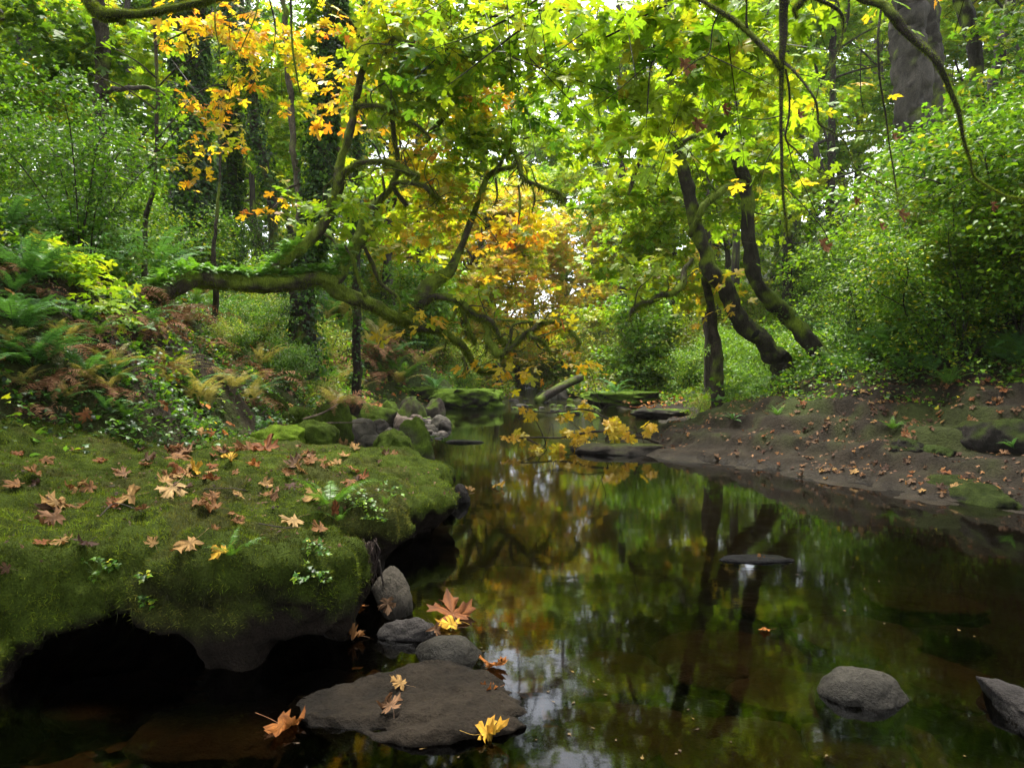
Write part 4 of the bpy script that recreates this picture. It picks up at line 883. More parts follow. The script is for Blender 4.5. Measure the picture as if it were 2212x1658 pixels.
# undergrowth
A = Acc()
def grow(n, xr, yr, cond, size, palette, hgt, T=T_IVY, up=1.0, sp=.5):
    x = rng.uniform(*xr, n); y = rng.uniform(*yr, n); h, a, b = height(x, y); kp = cond(x, y, h, a, b); x, y, h = x[kp], y[kp], h[kp]; m = len(x)
    cl = np.clip(.5 + fbm2(x, y, 1.5, 41, 3), .05, 1.2)
    z = h + rng.random(m) ** .8 * hgt * cl; inst(A, T, np.stack([x, y, z], -1), frames(rand_dir(m, up, sp), rng.normal(0, 1, (m, 3))), size * rng.uniform(.5, 1.3, m), pal(palette, m))
grow(150000, (-9.5, -1), (3.5, 13), lambda x, y, h, a, b: (a > .15) & (rng.random(len(x)) < .62 * np.clip(.7 + fbm2(x, y, .8, 43, 3), .25, 1)), .043, 'ivy', .24)
grow(50000, (-9.5, -1), (4.0, 14), lambda x, y, h, a, b: (a > .4) & (fbm2(x, y, .9, 47, 2) > .1), .055, 'shrub', .4)
grow(40000, (-20, -.5), (12, 30), lambda x, y, h, a, b: (a > .3), .09, 'green', .5)
grow(40000, (1, 20), (11, 30), lambda x, y, h, a, b: (b > 1.2) & (b + y * .05 > 1.6), .09, 'green', .5)
grow(34000, (3, 14), (4, 14), lambda x, y, h, a, b: (b > 3.0 + .4 * fbm2(x, y, 1.2, 9, 2)), .055, 'deep', .35)
grow(26000, (-10, 12), (26, 60), lambda x, y, h, a, b: (np.maximum(a, b) > .1), .17, 'olive', 1.0)
grow(30000, (2.5, 12), (5, 15), lambda x, y, h, a, b: (b > 2.5 + .5 * fbm2(x, y, 1.0, 9, 2)) & (b < 5), .05, 'shrub', .45)
o = A.build('undergrowth', 'small'); tag(o, 'low ivy and herbs covering the banks', 'undergrowth', kind='stuff')

# ------------------------------------------------------------------ shrubs
def shrub_proto(name, n, palette, h=2.0, rad=1.25, size=.075, T=T_OVAL, stems=7, per=11, seed=0, sr=.26):
    t = bpy.data.objects.new(name, None); COL.objects.link(t); rg = np.random.default_rng(seed); A = Acc(); tips = []
    for i in range(stems):
        a = i / stems * 6.283 + rg.normal(0, .4); r = rg.uniform(.3, 1) * rad; hh = h * rg.uniform(.65, 1.05); B = Acc()
        pts = np.array([[rg.normal(0, .05), rg.normal(0, .05), -.15, .013], [np.cos(a) * r * .25, np.sin(a) * r * .25, hh * .45, .009], [np.cos(a) * r * .7, np.sin(a) * r * .7, hh * .85, .008], [np.cos(a) * r * 1.15, np.sin(a) * r * 1.15, hh * .95, .003]])
        p, r_, _ = tube(B, pts, sides=5, per=4, amp=.1, col=(.035, .027, .02)); 
        for k in range(9):
            q = p[rg.integers(len(p) // 5, len(p))]; e = q + rg.normal(0, 1, 3) * [.35, .35, .25] + [0, 0, .1]; tips.append(e)
            tube(B, np.array([[*q, .005], [*((q + e) / 2 + [0, 0, .05]), .003], [*e, .0015]]), sides=3, per=2, amp=0, col=(.06, .045, .03))
        B.build('stem', 'bark', t)
    tips = np.array(tips); m = len(tips); k = n // m
    for e in tips: spray_cloud(A, e, (.34, .34, .24), k, palette, size=size, T=T, per=per, sr=sr, flat=.22, spread=.45, jit=.03)
    A.build('foliage', 'small', t); return t
PS = [shrub_proto('shrub', 6200, 'shrub', seed=1), shrub_proto('shrub', 6800, 'green', h=2.3, rad=1.4, seed=2, size=.07), shrub_proto('shrub', 6200, 'olive', h=2.0, seed=3), shrub_proto('shrub', 8000, 'deep', h=2.1, seed=4, size=.062), shrub_proto('shrub', 6000, 'green', h=2.2, seed=5, T=T_IVY, size=.10, per=10)]
used = set()
def place(protos, k, x, y, sc, rz, label, group, cat='shrub', z=None, dz=-.1):
    src = protos[k]; loc = (x, y, (gz(x, y) if z is None else z) + dz)
    if id(src) not in used and src.get('label') is None:
        used.add(id(src)); src.location = loc; src.rotation_euler = (0, 0, rz); src.scale = (sc,) * 3 if np.isscalar(sc) else sc; tag(src, label, cat, group); return src
    o = copy_tree(src, loc, rz, sc, label, group); o['category'] = cat; return o
def ray_ground(px, py):
    h = BV_G.ray_cast(Vector(CAM), Vector(ray(px, py)).normalized()); return np.array(h[0]) if h[0] is not None else None
SHL = {0: 'leafy green shrub in the thicket of the hillside', 1: 'broad green shrub in the thicket of the hillside', 2: 'olive and straw coloured shrub in the thicket along the stream', 3: 'dark green fine leaved shrub in the shaded thicket', 4: 'maple leaved green shrub in the thicket'}
SHC = []
# right hillside thicket
for i in range(46):
    y = random.uniform(6.2, 17); xr = float(np.interp(y, XRY[:, 0], XRY[:, 1])); x = xr + random.uniform(3.6, 10)
    if x < 4.4 + (y - 10) * .15 and y > 10: continue
    SHC.append((random.choice([0, 3, 4, 1, 2]), x, y, random.uniform(.7, 1.15)))
for i, (px, py, s) in enumerate([(1780, 700, .8), (1900, 720, .85), (2060, 760, 1.0), (2180, 740, 1.1), (2212, 660, 1.3), (1960, 640, .9), (1840, 640, .9), (2080, 640, 1.1), (2140, 560, 1.3), (1950, 540, 1.0), (2230, 520, 1.5), (1820, 560, .9), (1730, 640, .8)]):
    g = ray_ground(px, py)
    if g is not None: SHC.append((random.choice([0, 3, 1, 4]), g[0], g[1], s))
# left: dark fine shrub above the ferns, then thicket
for i, (px, py, s) in enumerate([(60, 440, .8), (150, 450, .85), (230, 455, .85), (320, 480, .75), (0, 430, .85), (110, 380, .95), (400, 520, .65), (190, 400, .9), (280, 430, .8), (20, 370, .95)]):
    g = ray_ground(px, py + 60)
    if g is not None: SHC.append((3, g[0], g[1] + 1.2, s))
for i, (px, Y, s) in enumerate([(560, 12.5, .6), (620, 12, .55), (690, 13.4, .5), (520, 11.5, .5), (950, 22.8, .6), (470, 10.2, .4), (510, 10.8, .4), (1580, 13, .45), (1630, 12.8, .45), (1700, 12.6, .5), (1745, 12.2, .5), (1520, 14, .45), (1790, 12.5, .55), (1660, 14.5, .6), (580, 14.5, .8), (1000, 24, .7), (840, 24, .7), (700, 17, .9)]):
    SHC.append(([3, 3, 2, 0, 3, 2][i % 6], P(px, 800, Y)[0], Y, s * .75))
for i in range(42):
    y = random.uniform(12, 32); xl = float(np.interp(y, XLY[:, 0], XLY[:, 1])); x = xl - random.uniform(3.2, 15); SHC.append((random.choice([0, 1, 4, 3, 4]), x, y, random.uniform(.6, 1.1)))
# both banks of the far stream
for i in range(40):
    y = random.uniform(24, 46); s_ = random.choice([-1, 1]); xl = float(np.interp(y, XLY[:, 0], XLY[:, 1])); xr = float(np.interp(y, XRY[:, 0], XRY[:, 1]))
    x = (xl - random.uniform(.5, 9)) if s_ < 0 else (xr + random.uniform(.8, 9)); SHC.append((random.choice([2, 2, 0, 4, 1]), x, y, random.uniform(.8, 1.6)))
for i in range(14):
    y = random.uniform(15, 26); SHC.append((random.choice([0, 2, 1, 4]), float(np.interp(y, XRY[:, 0], XRY[:, 1])) + random.uniform(2.2, 6), y, random.uniform(.5, 1.0)))
for i in range(14):
    SHC.append((2, random.uniform(-3, 4), random.uniform(44, 54), random.uniform(1.3, 2.2)))
for k, x, y, s in SHC:
    if y < 23 and 735 < CX + F * x / y < 1010: continue
    if y < 19:
        px = CX + F * x / y; lim = float(np.interp(px, [0, 400, 700, 1000, 1400, 1500, 1750, 2050, 2212], [170, 260, 480, 640, 640, 330, 270, 240, 20])); top = CY - 24 - F * (gz(x, y) + 2.25 * s - 1.1) / y
        if -200 < px < 2400 and top < lim: s = max(.35, ((CY - 24 - lim) * y / F + 1.1 - gz(x, y)) / 2.25)
    place(PS, k, x, y, (s, s, s * random.uniform(.85, 1.15)), random.uniform(0, 6.28), SHL[k], ['green shrubs', 'broad green shrubs', 'olive shrubs', 'dark fine leaved shrubs', 'maple leaved shrubs'][k] + ' of the thicket')
# bare stemmed bush on the crest of the dark bank
b0 = cast(2065, 800)[0]; t = thing('bushy_shrub', b0, 'multi stemmed dark bush with bare lower stems fanning up from the crest of the bank', 'shrub'); A = Acc()
for i in range(15):
    a = (i / 14 - .5) * 2.2 + random.gauss(0, .15); h_ = random.uniform(1.2, 2.0); B = Acc()
    e = b0 + np.array([math.sin(a) * h_ * .9, random.uniform(-.5, .4), h_ * math.cos(a * .6)])
    p, r_, _ = tube(B, np.array([[*(b0 + [random.gauss(0, .04), random.gauss(0, .04), -.1]), .011], [*(b0 * .6 + e * .4 + [random.gauss(0, .1), random.gauss(0, .1), .12]), .009], [*(b0 * .2 + e * .8 + [random.gauss(0, .1), 0, .05]), .006], [*e, .003]]), sides=5, per=5, amp=.12, col=(.022, .015, .012)); B.build('stem', 'bark', t)
    for k in range(7): spray_cloud(A, p[random.randrange(len(p) // 4, len(p))] + rng.normal(0, .15, 3), (.28, .28, .2), 150, 'shrub', size=.05, T=T_OVAL, per=14, sr=.22, flat=.2)
A.build('foliage', 'small', t)
# bright seedling maple on the fern slope
b0 = P(120, 640, 6.6); t = thing('vine_maple', b0, 'young vine maple with bright yellow green leaves leaning over the sword ferns', 'shrub'); A = Acc()
for e in [(60, 560), (110, 540), (160, 570), (200, 600), (140, 620), (215, 640), (90, 600), (180, 640), (60, 640), (225, 670)]:
    q = P(*e, 6.4 + random.uniform(-.4, .4)); B = Acc(); tube(B, np.array([[*(b0 - [.2, 0, .4]), .012], [*((b0 + q) / 2 + [0, 0, .1]), .007], [*q, .003]]), sides=4, per=4, amp=0, col=(.06, .05, .03)); B.build('branch', 'bark', t)
    spray_cloud(A, q, (.22, .22, .12), 60, 'bright', size=.085, T=T_MID, per=10, sr=.2, flat=.2, spread=.3)
A.build('foliage', 'leaf', t)
# ------------------------------------------------------------------ trees traced from the photograph
T_TWIG = (np.array([(-.5, 0, -.3), (.5, 0, -.3), (0, 0, .6), (0, 1, 0)]), np.array([(0, 1, 3), (1, 2, 3), (2, 0, 3)]))
def blobs(t, rows, size=.2, name='crown', mat='leaf', T=None, per=13, sr=.42, spread=.45, twig=True, edge=None, flat=.14):
    A = Acc()
    for px, py, Y, rx, ry, n, pl in rows:
        c = P(px, py, Y); a, b = M(rx, Y), M(ry, Y); T_ = T or (T_HI if Y < 6.5 else T_MID); size_ = size
        sc, tip = spray_cloud(A, c, (a, max(.5 * a, .4), b), n, pl, size=size, T=T_, per=per, sr=sr, spread=spread, flat=flat, jit=.04 if Y > 6 else .02, edge=edge)
        if twig:
            m = len(sc); d = nrm(rng.normal(0, .5, (m, 3)) + np.array([0, 0, .35]) - tip * .9); L_ = rng.uniform(.5, 1.0, m)
            s0 = sc + d * L_[:, None]; inst(A, T_TWIG, s0, frames(rng.normal(0, 1, (m, 3)), -d), np.stack([np.full(m, .008), L_ * 1.35, np.full(m, .008)], -1), np.tile([.035, .028, .02], (m, 1)))
    return A.build(name, mat, t)
def limb(t, rows, name='limb', moss=.35, fz=0, hang=.3, L=.035, bark=(.055, .043, .032), mc=(.12, .165, .013), sides=12, amp=.18, seed=None, per=7, fcol=(.14, .19, .015), world=False, grow_=True, twl=None):
    xt = []; A = Acc(); pr = np.array(rows, float) if world else px_line(rows)
    if (name == 'trunk' or grow_ == 2) and grow_:
        g_ = gz(pr[0, 0], pr[0, 1])
        if pr[0, 2] > g_ - .1: pr = np.vstack([[pr[0, 0], pr[0, 1], g_ - .35, pr[0, 3] * 1.35], pr])
    sd_ = seed if seed is not None else int(abs(rows[0][0]) * 7 + abs(rows[0][1])) % 991
    p, r, tg = tube(A, pr, sides=20 if pr[:, 3].max() > .085 else sides, per=per if pr[:, 3].max() < .085 else per + 5, amp=amp, nsc=5, furrow=(.16, 5, 1.6) if pr[:, 3].max() > .085 else None, col=bark, moss=moss, mosscol=mc, wob=.8 if pr[:, 3].max() < .12 else .22, seed=sd_)
    if twl is None: twl = 8 if (name == 'limb' and fz > 1500) else 0
    for _ in range(twl):
        i = random.randrange(len(p) // 4, len(p)); d = nrm(rng.normal(0, 1, 3) + np.array([0, 0, .1])); l = random.uniform(.25, .8); a_ = p[i]; r0 = min(r[i] * .45, .014)
        m1 = a_ + d * l * .4 + rng.normal(0, .05, 3); m2 = a_ + d * l * .75 + rng.normal(0, .1, 3); e = a_ + d * l + rng.normal(0, .14, 3) + np.array([0, 0, random.choice([-.18, .12])])
        q, rq, _t = tube(A, np.array([[*a_, r0], [*m1, r0 * .8], [*m2, r0 * .55], [*e, .002]]), sides=5, per=4, amp=.15, col=bark, moss=moss, mosscol=mc, seed=sd_ + 3)
        if fz: xt.append((q, rq))
    o = A.build(name, 'bark', t)
    if fz:
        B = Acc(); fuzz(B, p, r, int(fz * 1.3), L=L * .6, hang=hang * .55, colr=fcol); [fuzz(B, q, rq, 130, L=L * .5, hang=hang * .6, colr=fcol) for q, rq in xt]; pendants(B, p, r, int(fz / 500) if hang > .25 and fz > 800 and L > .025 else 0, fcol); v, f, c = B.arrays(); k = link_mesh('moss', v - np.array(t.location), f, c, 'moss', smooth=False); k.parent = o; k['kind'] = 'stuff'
    return o, p, r
def clothe(t, p, r, n, kind, name='ivy', size=.07, palette='ivy', out=.08, T=T_IVY, hangdown=.0):
    A = Acc(); i = rng.integers(0, len(p) - 1, n); f = rng.random((n, 1)); c = p[i] * (1 - f) + p[i + 1] * f; rr = r[i]
    a = rng.random(n) * 6.283; d = np.stack([np.cos(a), np.sin(a), 0 * a], -1); thick = out * (0.4 + np.clip(.6 + fbm(c * 1.3 + d, 3, 2), .1, 1.6))
    pos = c + d * (rr + thick * rng.random(n) ** .6)[:, None]; pos[:, 2] += rng.normal(0, .05, n)
    inst(A, T, pos, frames(d * .8 + rng.normal(0, .45, (n, 3)) + [0, 0, .5], np.array([0, 0, -.9]) + rng.normal(0, .6, (n, 3)) + d * .4), size * rng.uniform(.6, 1.4, n), pal(palette, n)); return A.build(name, 'small', t)
def lic(t, p, r, n, L=.27):
    """licorice ferns growing along the top of a limb"""
    A = Acc(); fv = FR['licorice']
    for k in range(n):
        i = random.randrange(len(p) - 1); v, f, c = fv[k % 3]; a = random.uniform(0, 6.28); s = L * random.uniform(.5, 1.2); m_ = rotm(random.uniform(-.5, .3), random.uniform(-.3, .3), a)
        A.add(v @ m_.T * s + p[i] + [random.gauss(0, .4) * r[i], random.gauss(0, .4) * r[i], r[i] * .7], f, c * 1.25 * random.uniform(.7, 1.3))
    return A.build('fern_fringe', 'fern', t)

# 1. the leaning mossy maple over the stream
b = P(445, 606, 9.6); t = thing('leaning_maple', b, 'moss shrouded maple with a fern clad trunk stretched low over the stream', 'tree')
o, p, r = limb(t, [(330, 640, 9.0, 50.4), (395, 606, 9.4, 42), (445, 604, 9.6, 37), (500, 604, 9.8, 35.3), (560, 612, 10, 33.6), (640, 606, 10.2, 31.9), (700, 604, 10.4, 31.9), (734, 628, 10.6, 30.2), (801, 655, 10.8, 26.9), (845, 680, 11, 25.2), (885, 697, 11.2, 23.5), (916, 708, 11.3, 16.8), (953, 716, 11.4, 12.6), (983, 733, 11.4, 11.8), (1003, 750, 11.4, 10.9), (1020, 780, 11.4, 10.1), (1037, 800, 11.4, 9), (1077, 801, 11.3, 4)],
               'trunk', moss=.72, fz=26000, hang=.5, amp=.25, L=.045, grow_=False); lic(t, p[:78], r[:78], 900)
o, p, r = limb(t, [(572, 612, 10, 28.6), (600, 578, 10.1, 25.2), (645, 538, 10.2, 22.7), (690, 495, 10.2, 20.2), (718, 440, 10.2, 18.5), (738, 385, 10.2, 20.2), (745, 330, 10.2, 15.1), (757, 285, 10.2, 14.3), (768, 230, 10.3, 13.4), (780, 160, 10.3, 12.6), (790, 110, 10.3, 10.9), (800, 50, 10.3, 9.2), (812, -40, 10.4, 9), (822, -160, 10.5, 6)], moss=.65, fz=11000); lic(t, p[:24], r[:24], 200)
limb(t, [(735, 385, 10.2, 15.1), (757, 366, 10, 13.4), (780, 354, 9.9, 11.8), (820, 351, 9.8, 10.9), (850, 356, 9.7, 11.8), (878, 366, 9.6, 13.4), (900, 380, 9.5, 10.1), (905, 384, 9.5, 5)], moss=.6, fz=5000, hang=.8)
o, p, r = limb(t, [(722, 610, 10.5, 21.8), (745, 570, 10.6, 23.5), (775, 525, 10.7, 25.2), (800, 480, 10.8, 26.9), (806, 462, 10.8, 20.2), (830, 425, 10.9, 12.6), (850, 392, 10.9, 10.9), (862, 362, 10.9, 10.1), (880, 350, 11, 9.2), (902, 330, 11, 8.4), (925, 296, 11.1, 11.8), (943, 269, 11.1, 10.1), (975, 240, 11.1, 8), (1003, 212, 11.2, 7), (1025, 170, 11.3, 4)], moss=.65, fz=9000); lic(t, p[:20], r[:20], 150)
o, p, r = limb(t, [(872, 690, 11.1, 30.2), (895, 655, 11.2, 33.6), (925, 622, 11.3, 31.9), (958, 600, 11.3, 28.6), (975, 582, 11.3, 20.2), (992, 545, 11.4, 14.3), (1008, 505, 11.4, 13.4), (1025, 455, 11.5, 12.6), (1042, 410, 11.5, 11.8), (1053, 382, 11.5, 10.1), (1072, 366, 11.5, 9), (1085, 345, 11.5, 7), (1092, 315, 11.6, 5)], moss=.65, fz=9000); lic(t, p[:20], r[:20], 110)
limb(t, [(1062, 372, 11.5, 9), (1085, 364, 11.3, 9), (1105, 362, 11.2, 8), (1112, 350, 11.2, 3)], moss=.6, fz=1400, hang=.7)
limb(t, [(1095, 318, 11.6, 5), (1110, 330, 11.4, 8), (1124, 362, 11.2, 9), (1134, 390, 11, 8), (1170, 402, 11, 8), (1200, 412, 11, 9), (1212, 422, 11, 7), (1214, 438, 11, 2)], moss=.6, fz=3200, hang=1.6)
limb(t, [(905, 672, 11.2, 18.5), (922, 649, 11.1, 16.8), (963, 641, 11, 15.1), (1003, 658, 10.9, 12.6), (1030, 678, 10.8, 10.9), (1057, 690, 10.8, 10.1), (1070, 713, 10.8, 9.2), (1085, 735, 10.8, 9), (1100, 745, 10.8, 8)], moss=.55, fz=5200, hang=.9)
limb(t, [(1003, 659, 10.9, 8.4), (1020, 680, 10.9, 11.8), (1043, 697, 10.9, 13.4), (1057, 724, 10.8, 15.1), (1074, 762, 10.7, 18.5), (1104, 748, 10.7, 12.6), (1124, 731, 10.6, 11.8), (1148, 716, 10.5, 10.9), (1168, 700, 10.5, 10.9), (1191, 697, 10.5, 9.2), (1221, 703, 10.4, 7), (1238, 722, 10.4, 7), (1252, 739, 10.4, 5), (1240, 758, 10.4, 2)], moss=.6, fz=8500, hang=.7)
limb(t, [(1146, 716, 10.5, 9), (1153, 728, 10.4, 10.9), (1168, 734, 10.4, 10.1), (1180, 747, 10.4, 6), (1190, 765, 10.4, 2)], moss=.6, fz=1800, hang=.8)
limb(t, [(990, 650, 11, 7), (1012, 700, 11, 8), (1022, 725, 11, 6), (1030, 735, 11, 3)], moss=.6, fz=1200, hang=2)
limb(t, [(953, 716, 11.4, 8), (962, 700, 11.3, 8), (975, 690, 11.2, 7), (985, 665, 11.2, 4)], moss=.6, fz=900, hang=1)
limb(t, [(1104, 748, 10.7, 6), (1106, 700, 10.6, 6), (1150, 695, 10.6, 5), (1075, 690, 10.7, 6)], moss=.6, fz=900, hang=1)
limb(t, [(1002, 775, 11.3, 4), (1012, 800, 11.3, 4), (1000, 812, 11.3, 3), (985, 812, 11.3, 2)], moss=.5, fz=300, hang=1)
limb(t, [(790, 640, 10.7, 10.1), (770, 590, 10.5, 8), (762, 560, 10.4, 7), (745, 530, 10.3, 5)], moss=.6, fz=500)
limb(t, [(858, 640, 11, 9), (825, 610, 10.9, 8.4), (810, 580, 10.8, 9), (792, 545, 10.7, 8), (782, 505, 10.7, 5)], moss=.55, fz=1200, hang=1.2)
limb(t, [(860, 350, 10.9, 9), (856, 310, 10.6, 10.1), (850, 270, 10.5, 9), (845, 235, 10.4, 7), (848, 190, 10.4, 5)], moss=.5, fz=1400, hang=1.0)
limb(t, [(790, 110, 10.3, 8), (815, 95, 10, 8.4), (850, 82, 9.8, 8.4), (880, 92, 9.6, 8), (895, 110, 9.6, 3)], moss=.55, fz=1800, hang=.7)
limb(t, [(790, 105, 10.3, 8), (765, 60, 10, 9), (735, 30, 9.8, 9), (700, 5, 9.6, 8), (650, -20, 9.4, 7)], moss=.5, fz=1500, hang=.6)
limb(t, [(768, 225, 10.3, 8), (795, 228, 10.1, 9), (840, 232, 10, 8.4), (865, 250, 10, 9), (905, 275, 10, 7), (930, 300, 10, 4)], moss=.55, fz=2000, hang=1.2)
limb(t, [(745, 560, 10.6, 7), (720, 520, 10.8, 6), (700, 505, 10.9, 4)], moss=.5, fz=300)
limb(t, [(880, 445, 10.9, 10.1), (850, 400, 10.8, 9), (905, 395, 10.7, 9.2), (935, 415, 10.6, 9), (950, 428, 10.6, 4)], moss=.6, fz=2200, hang=.9)
for i, (x, y, l) in enumerate([(1070, 385, 60), (1150, 400, 60), (1120, 400, 90), (826, 380, 60), (960, 700, 60), (1048, 730, 40), (1000, 770, 40), (810, 420, 110), (860, 640, 50)]):
    limb(t, [(x, y, 10.8, 4), (x + 4, y + l * .5, 10.8, 5), (x - 2, y + l, 10.8, 1)], name='twig', moss=.6, fz=260, hang=1.5, sides=5)
blobs(t, [(900, 200, 10.5, 110, 90, 465, 'bright'), (860, 60, 10, 110, 70, 345, 'mix'), (980, 130, 10.5, 100, 90, 390, 'bright'), (780, 230, 11, 70, 90, 150, 'yellow'), (1000, 300, 11.5, 90, 70, 465, 'bright'), (950, 420, 11.6, 90, 70, 420, 'mix'),
          (1100, 260, 11.8, 110, 60, 420, 'bright'), (880, 500, 12, 90, 70, 255, 'mix'), (800, 420, 11.8, 60, 60, 120, 'bright'), (1050, 200, 11, 70, 40, 165, 'orange'), (930, 330, 11, 60, 50, 82, 'yellow'), (1120, 480, 12.2, 60, 40, 120, 'yellow'),
          (1190, 740, 10.6, 60, 36, 34, 'yellow'), (1090, 800, 10.7, 80, 26, 45, 'orange'), (1140, 705, 10.6, 60, 28, 30, 'orange'), (900, 690, 11, 60, 30, 27, 'orange'), (760, 480, 10, 60, 40, 67, 'bright'), (1010, 640, 11.4, 60, 50, 60, 'mix'), (1220, 790, 10.8, 30, 18, 12, 'gold' if False else 'yellow'),
          (690, 470, 10.4, 60, 50, 67, 'bright'), (1085, 560, 12, 60, 60, 90, 'orange')], size=.155)

# 2. thin yellow and orange maple before the ivy trunks
t = thing('yellow_maple', P(330, 480, 9.2), 'slender grey stemmed maple with hanging clusters of yellow and orange leaves', 'tree')
limb(t, [(312, 500, 9.3, 11), (326, 420, 9.2, 10), (338, 336, 9.2, 9), (340, 202, 9.2, 8), (335, 67, 9.2, 7), (330, -60, 9.2, 5), (328, -160, 9.2, 3)], 'trunk', moss=.22, amp=.08, sides=8)
for k, rws in enumerate([[(340, 190, 9.2, 4), (380, 150, 9, 3), (450, 100, 8.9, 2)], [(339, 170, 9.2, 4), (290, 130, 9, 3), (220, 90, 8.9, 2)], [(340, 240, 9.2, 4), (270, 190, 9, 3), (190, 160, 8.8, 2)], [(340, 330, 9.2, 4), (400, 260, 9, 3), (440, 240, 8.9, 1)],
                         [(338, 100, 9.2, 4), (420, 60, 9, 3), (520, 30, 8.8, 2)], [(335, 330, 9.2, 3), (270, 300, 9, 2), (215, 290, 8.8, 1)], [(340, 300, 9.2, 4), (430, 200, 9, 3), (500, 180, 8.9, 2)]]): limb(t, rws, 'branch', moss=.1, sides=5, amp=.05)
blobs(t, [(450, 60, 9, 90, 36, 80, 'orange'), (520, 100, 9, 90, 40, 80, 'yellow'), (590, 60, 9.2, 70, 50, 62, 'yellow'), (430, 210, 8.9, 60, 22, 24, 'orange'), (480, 240, 8.9, 70, 26, 32, 'orange'), (520, 190, 9, 60, 26, 28, 'yellow'), (450, 290, 8.8, 60, 18, 24, 'orange'), (490, 320, 8.9, 60, 20, 27, 'yellow'),
          (400, 350, 8.8, 44, 12, 14, 'orange'), (420, 395, 8.8, 44, 14, 16, 'orange'), (560, 345, 9, 40, 18, 13, 'yellow'), (560, 455, 9, 60, 16, 17, 'orange'), (640, 130, 9.4, 60, 60, 55, 'yellow'), (620, 230, 9.6, 40, 30, 16, 'yellow'), (680, 60, 9.6, 60, 50, 49, 'orange'), (500, 30, 9, 80, 30, 37, 'orange'),
          (700, 150, 10, 50, 40, 31, 'yellow'), (620, 420, 9.4, 40, 12, 9, 'orange')], size=.11, per=7, sr=.24, spread=.5)

# 3. trees of the left bank
def trunk_tree(label, rows, name='maple', moss=.3, ivy=0, crown=None, limbs=(), cat='tree', bark=(.055, .043, .034), fz=0, ivyr=.10, size=.16, mat='leaf', T=None, amp=.12, isize=.075, per=13):
    t = thing(name, P(*rows[0][:3]), label, cat); o, p, r = limb(t, rows, 'trunk', moss=moss, fz=fz, bark=bark, amp=amp, sides=14)
    for l in limbs: limb(t, l, moss=moss + .1, fz=int(fz * .3), bark=bark, sides=8)
    if ivy: clothe(t, p, r, ivy, 'ivy', size=isize, out=ivyr)
    if crown: blobs(t, crown, size=size, mat=mat, T=T, per=per)
    return t
trunk_tree('thick old trunk under the mossy overhead branch with one side limb', [(216, 330, 12, 30), (218, 249, 12, 30), (216, 180, 12, 26), (222, 110, 12, 25), (216, 40, 12, 27), (205, -60, 12, 22), (200, -200, 12, 18)], moss=.25, fz=1200, amp=.2,
           limbs=[[(225, 205, 12, 14), (245, 195, 11.8, 12), (275, 190, 11.6, 10), (330, 192, 11.4, 8), (355, 205, 11.3, 5)]],
           crown=[(60, 60, 12, 140, 90, 520, 'green'), (180, 130, 12.5, 120, 90, 480, 'green'), (280, 110, 12.5, 100, 80, 420, 'bright'), (60, 200, 12.5, 110, 60, 300, 'green'), (280, 250, 12.5, 100, 50, 300, 'green'), (160, 200, 13.5, 80, 60, 300, 'mix'), (160, 40, 13.5, 100, 60, 300, 'mix')], size=.16)
trunk_tree('straight ivy dotted trunk nearest the picture edge', [(99, 330, 15, 15), (99, 240, 15, 15), (99, 120, 15, 14), (99, 0, 15, 13), (99, -150, 15, 10)], ivy=1500, ivyr=.12, limbs=[[(99, 130, 15, 6), (125, 110, 14.8, 5), (140, 98, 14.6, 4)], [(97, 112, 15, 5), (75, 100, 15, 5), (62, 110, 15, 4)]],
           crown=[(40, 20, 15.5, 120, 60, 400, 'green'), (140, 10, 15.5, 120, 60, 400, 'mix')])
trunk_tree('massive fir trunk wrapped in dark ivy behind the yellow leaves', [(425, 520, 16, 62), (420, 400, 16, 58), (412, 250, 16, 56), (410, 100, 16, 54), (412, -60, 16, 50), (415, -250, 16, 44)], name='ivy_clad_fir', ivy=10000, ivyr=.15, bark=(.06, .05, .045), isize=.10)
trunk_tree('second fir trunk with ivy right of the massive one', [(497, 500, 18, 36), (497, 400, 18, 33), (497, 250, 18, 30), (495, 100, 18, 28), (492, -100, 18, 25)], name='ivy_clad_fir', ivy=6000, ivyr=.14, bark=(.045, .035, .03), isize=.10)
trunk_tree('wavy mossy maple stem between two straight trunks', [(590, 470, 17, 20), (582, 397, 17, 19), (566, 330, 17, 17), (547, 286, 17, 16), (551, 218, 17, 15), (540, 141, 17, 13), (525, 60, 17, 11), (520, -80, 17, 9)], moss=.45, ivy=2500, ivyr=.16,
           crown=[(560, 150, 17.5, 120, 90, 900, 'bright'), (620, 300, 18, 90, 80, 560, 'bright'), (520, 320, 18.5, 90, 60, 300, 'green'), (660, 200, 18.5, 70, 90, 420, 'lime')])
trunk_tree('slim straight grey trunk with peeling bark', [(660, 520, 14, 18), (652, 480, 14, 16), (642, 403, 14, 14), (632, 269, 14, 13), (622, 134, 14, 12), (615, 0, 14, 11), (610, -160, 14, 9)], moss=.12, bark=(.13, .105, .08), amp=.06,
           limbs=[[(648, 395, 14, 6), (620, 410, 13.9, 6), (600, 440, 13.8, 5), (590, 450, 13.8, 3)]])
trunk_tree('leaning double trunk smothered in ivy left of the mossy maple', [(655, 600, 14, 44), (675, 500, 14, 40), (698, 350, 14, 34), (712, 200, 14, 30), (722, 84, 14, 26), (730, -60, 14, 22)], name='ivy_clad_maple', ivy=10000, ivyr=.19, moss=.2, isize=.085,
           crown=[(740, 110, 14.5, 90, 80, 420, 'green'), (700, 20, 14.5, 80, 50, 260, 'green')], limbs=[[(705, 300, 14, 12), (735, 330, 14, 9), (760, 390, 14, 7)]])
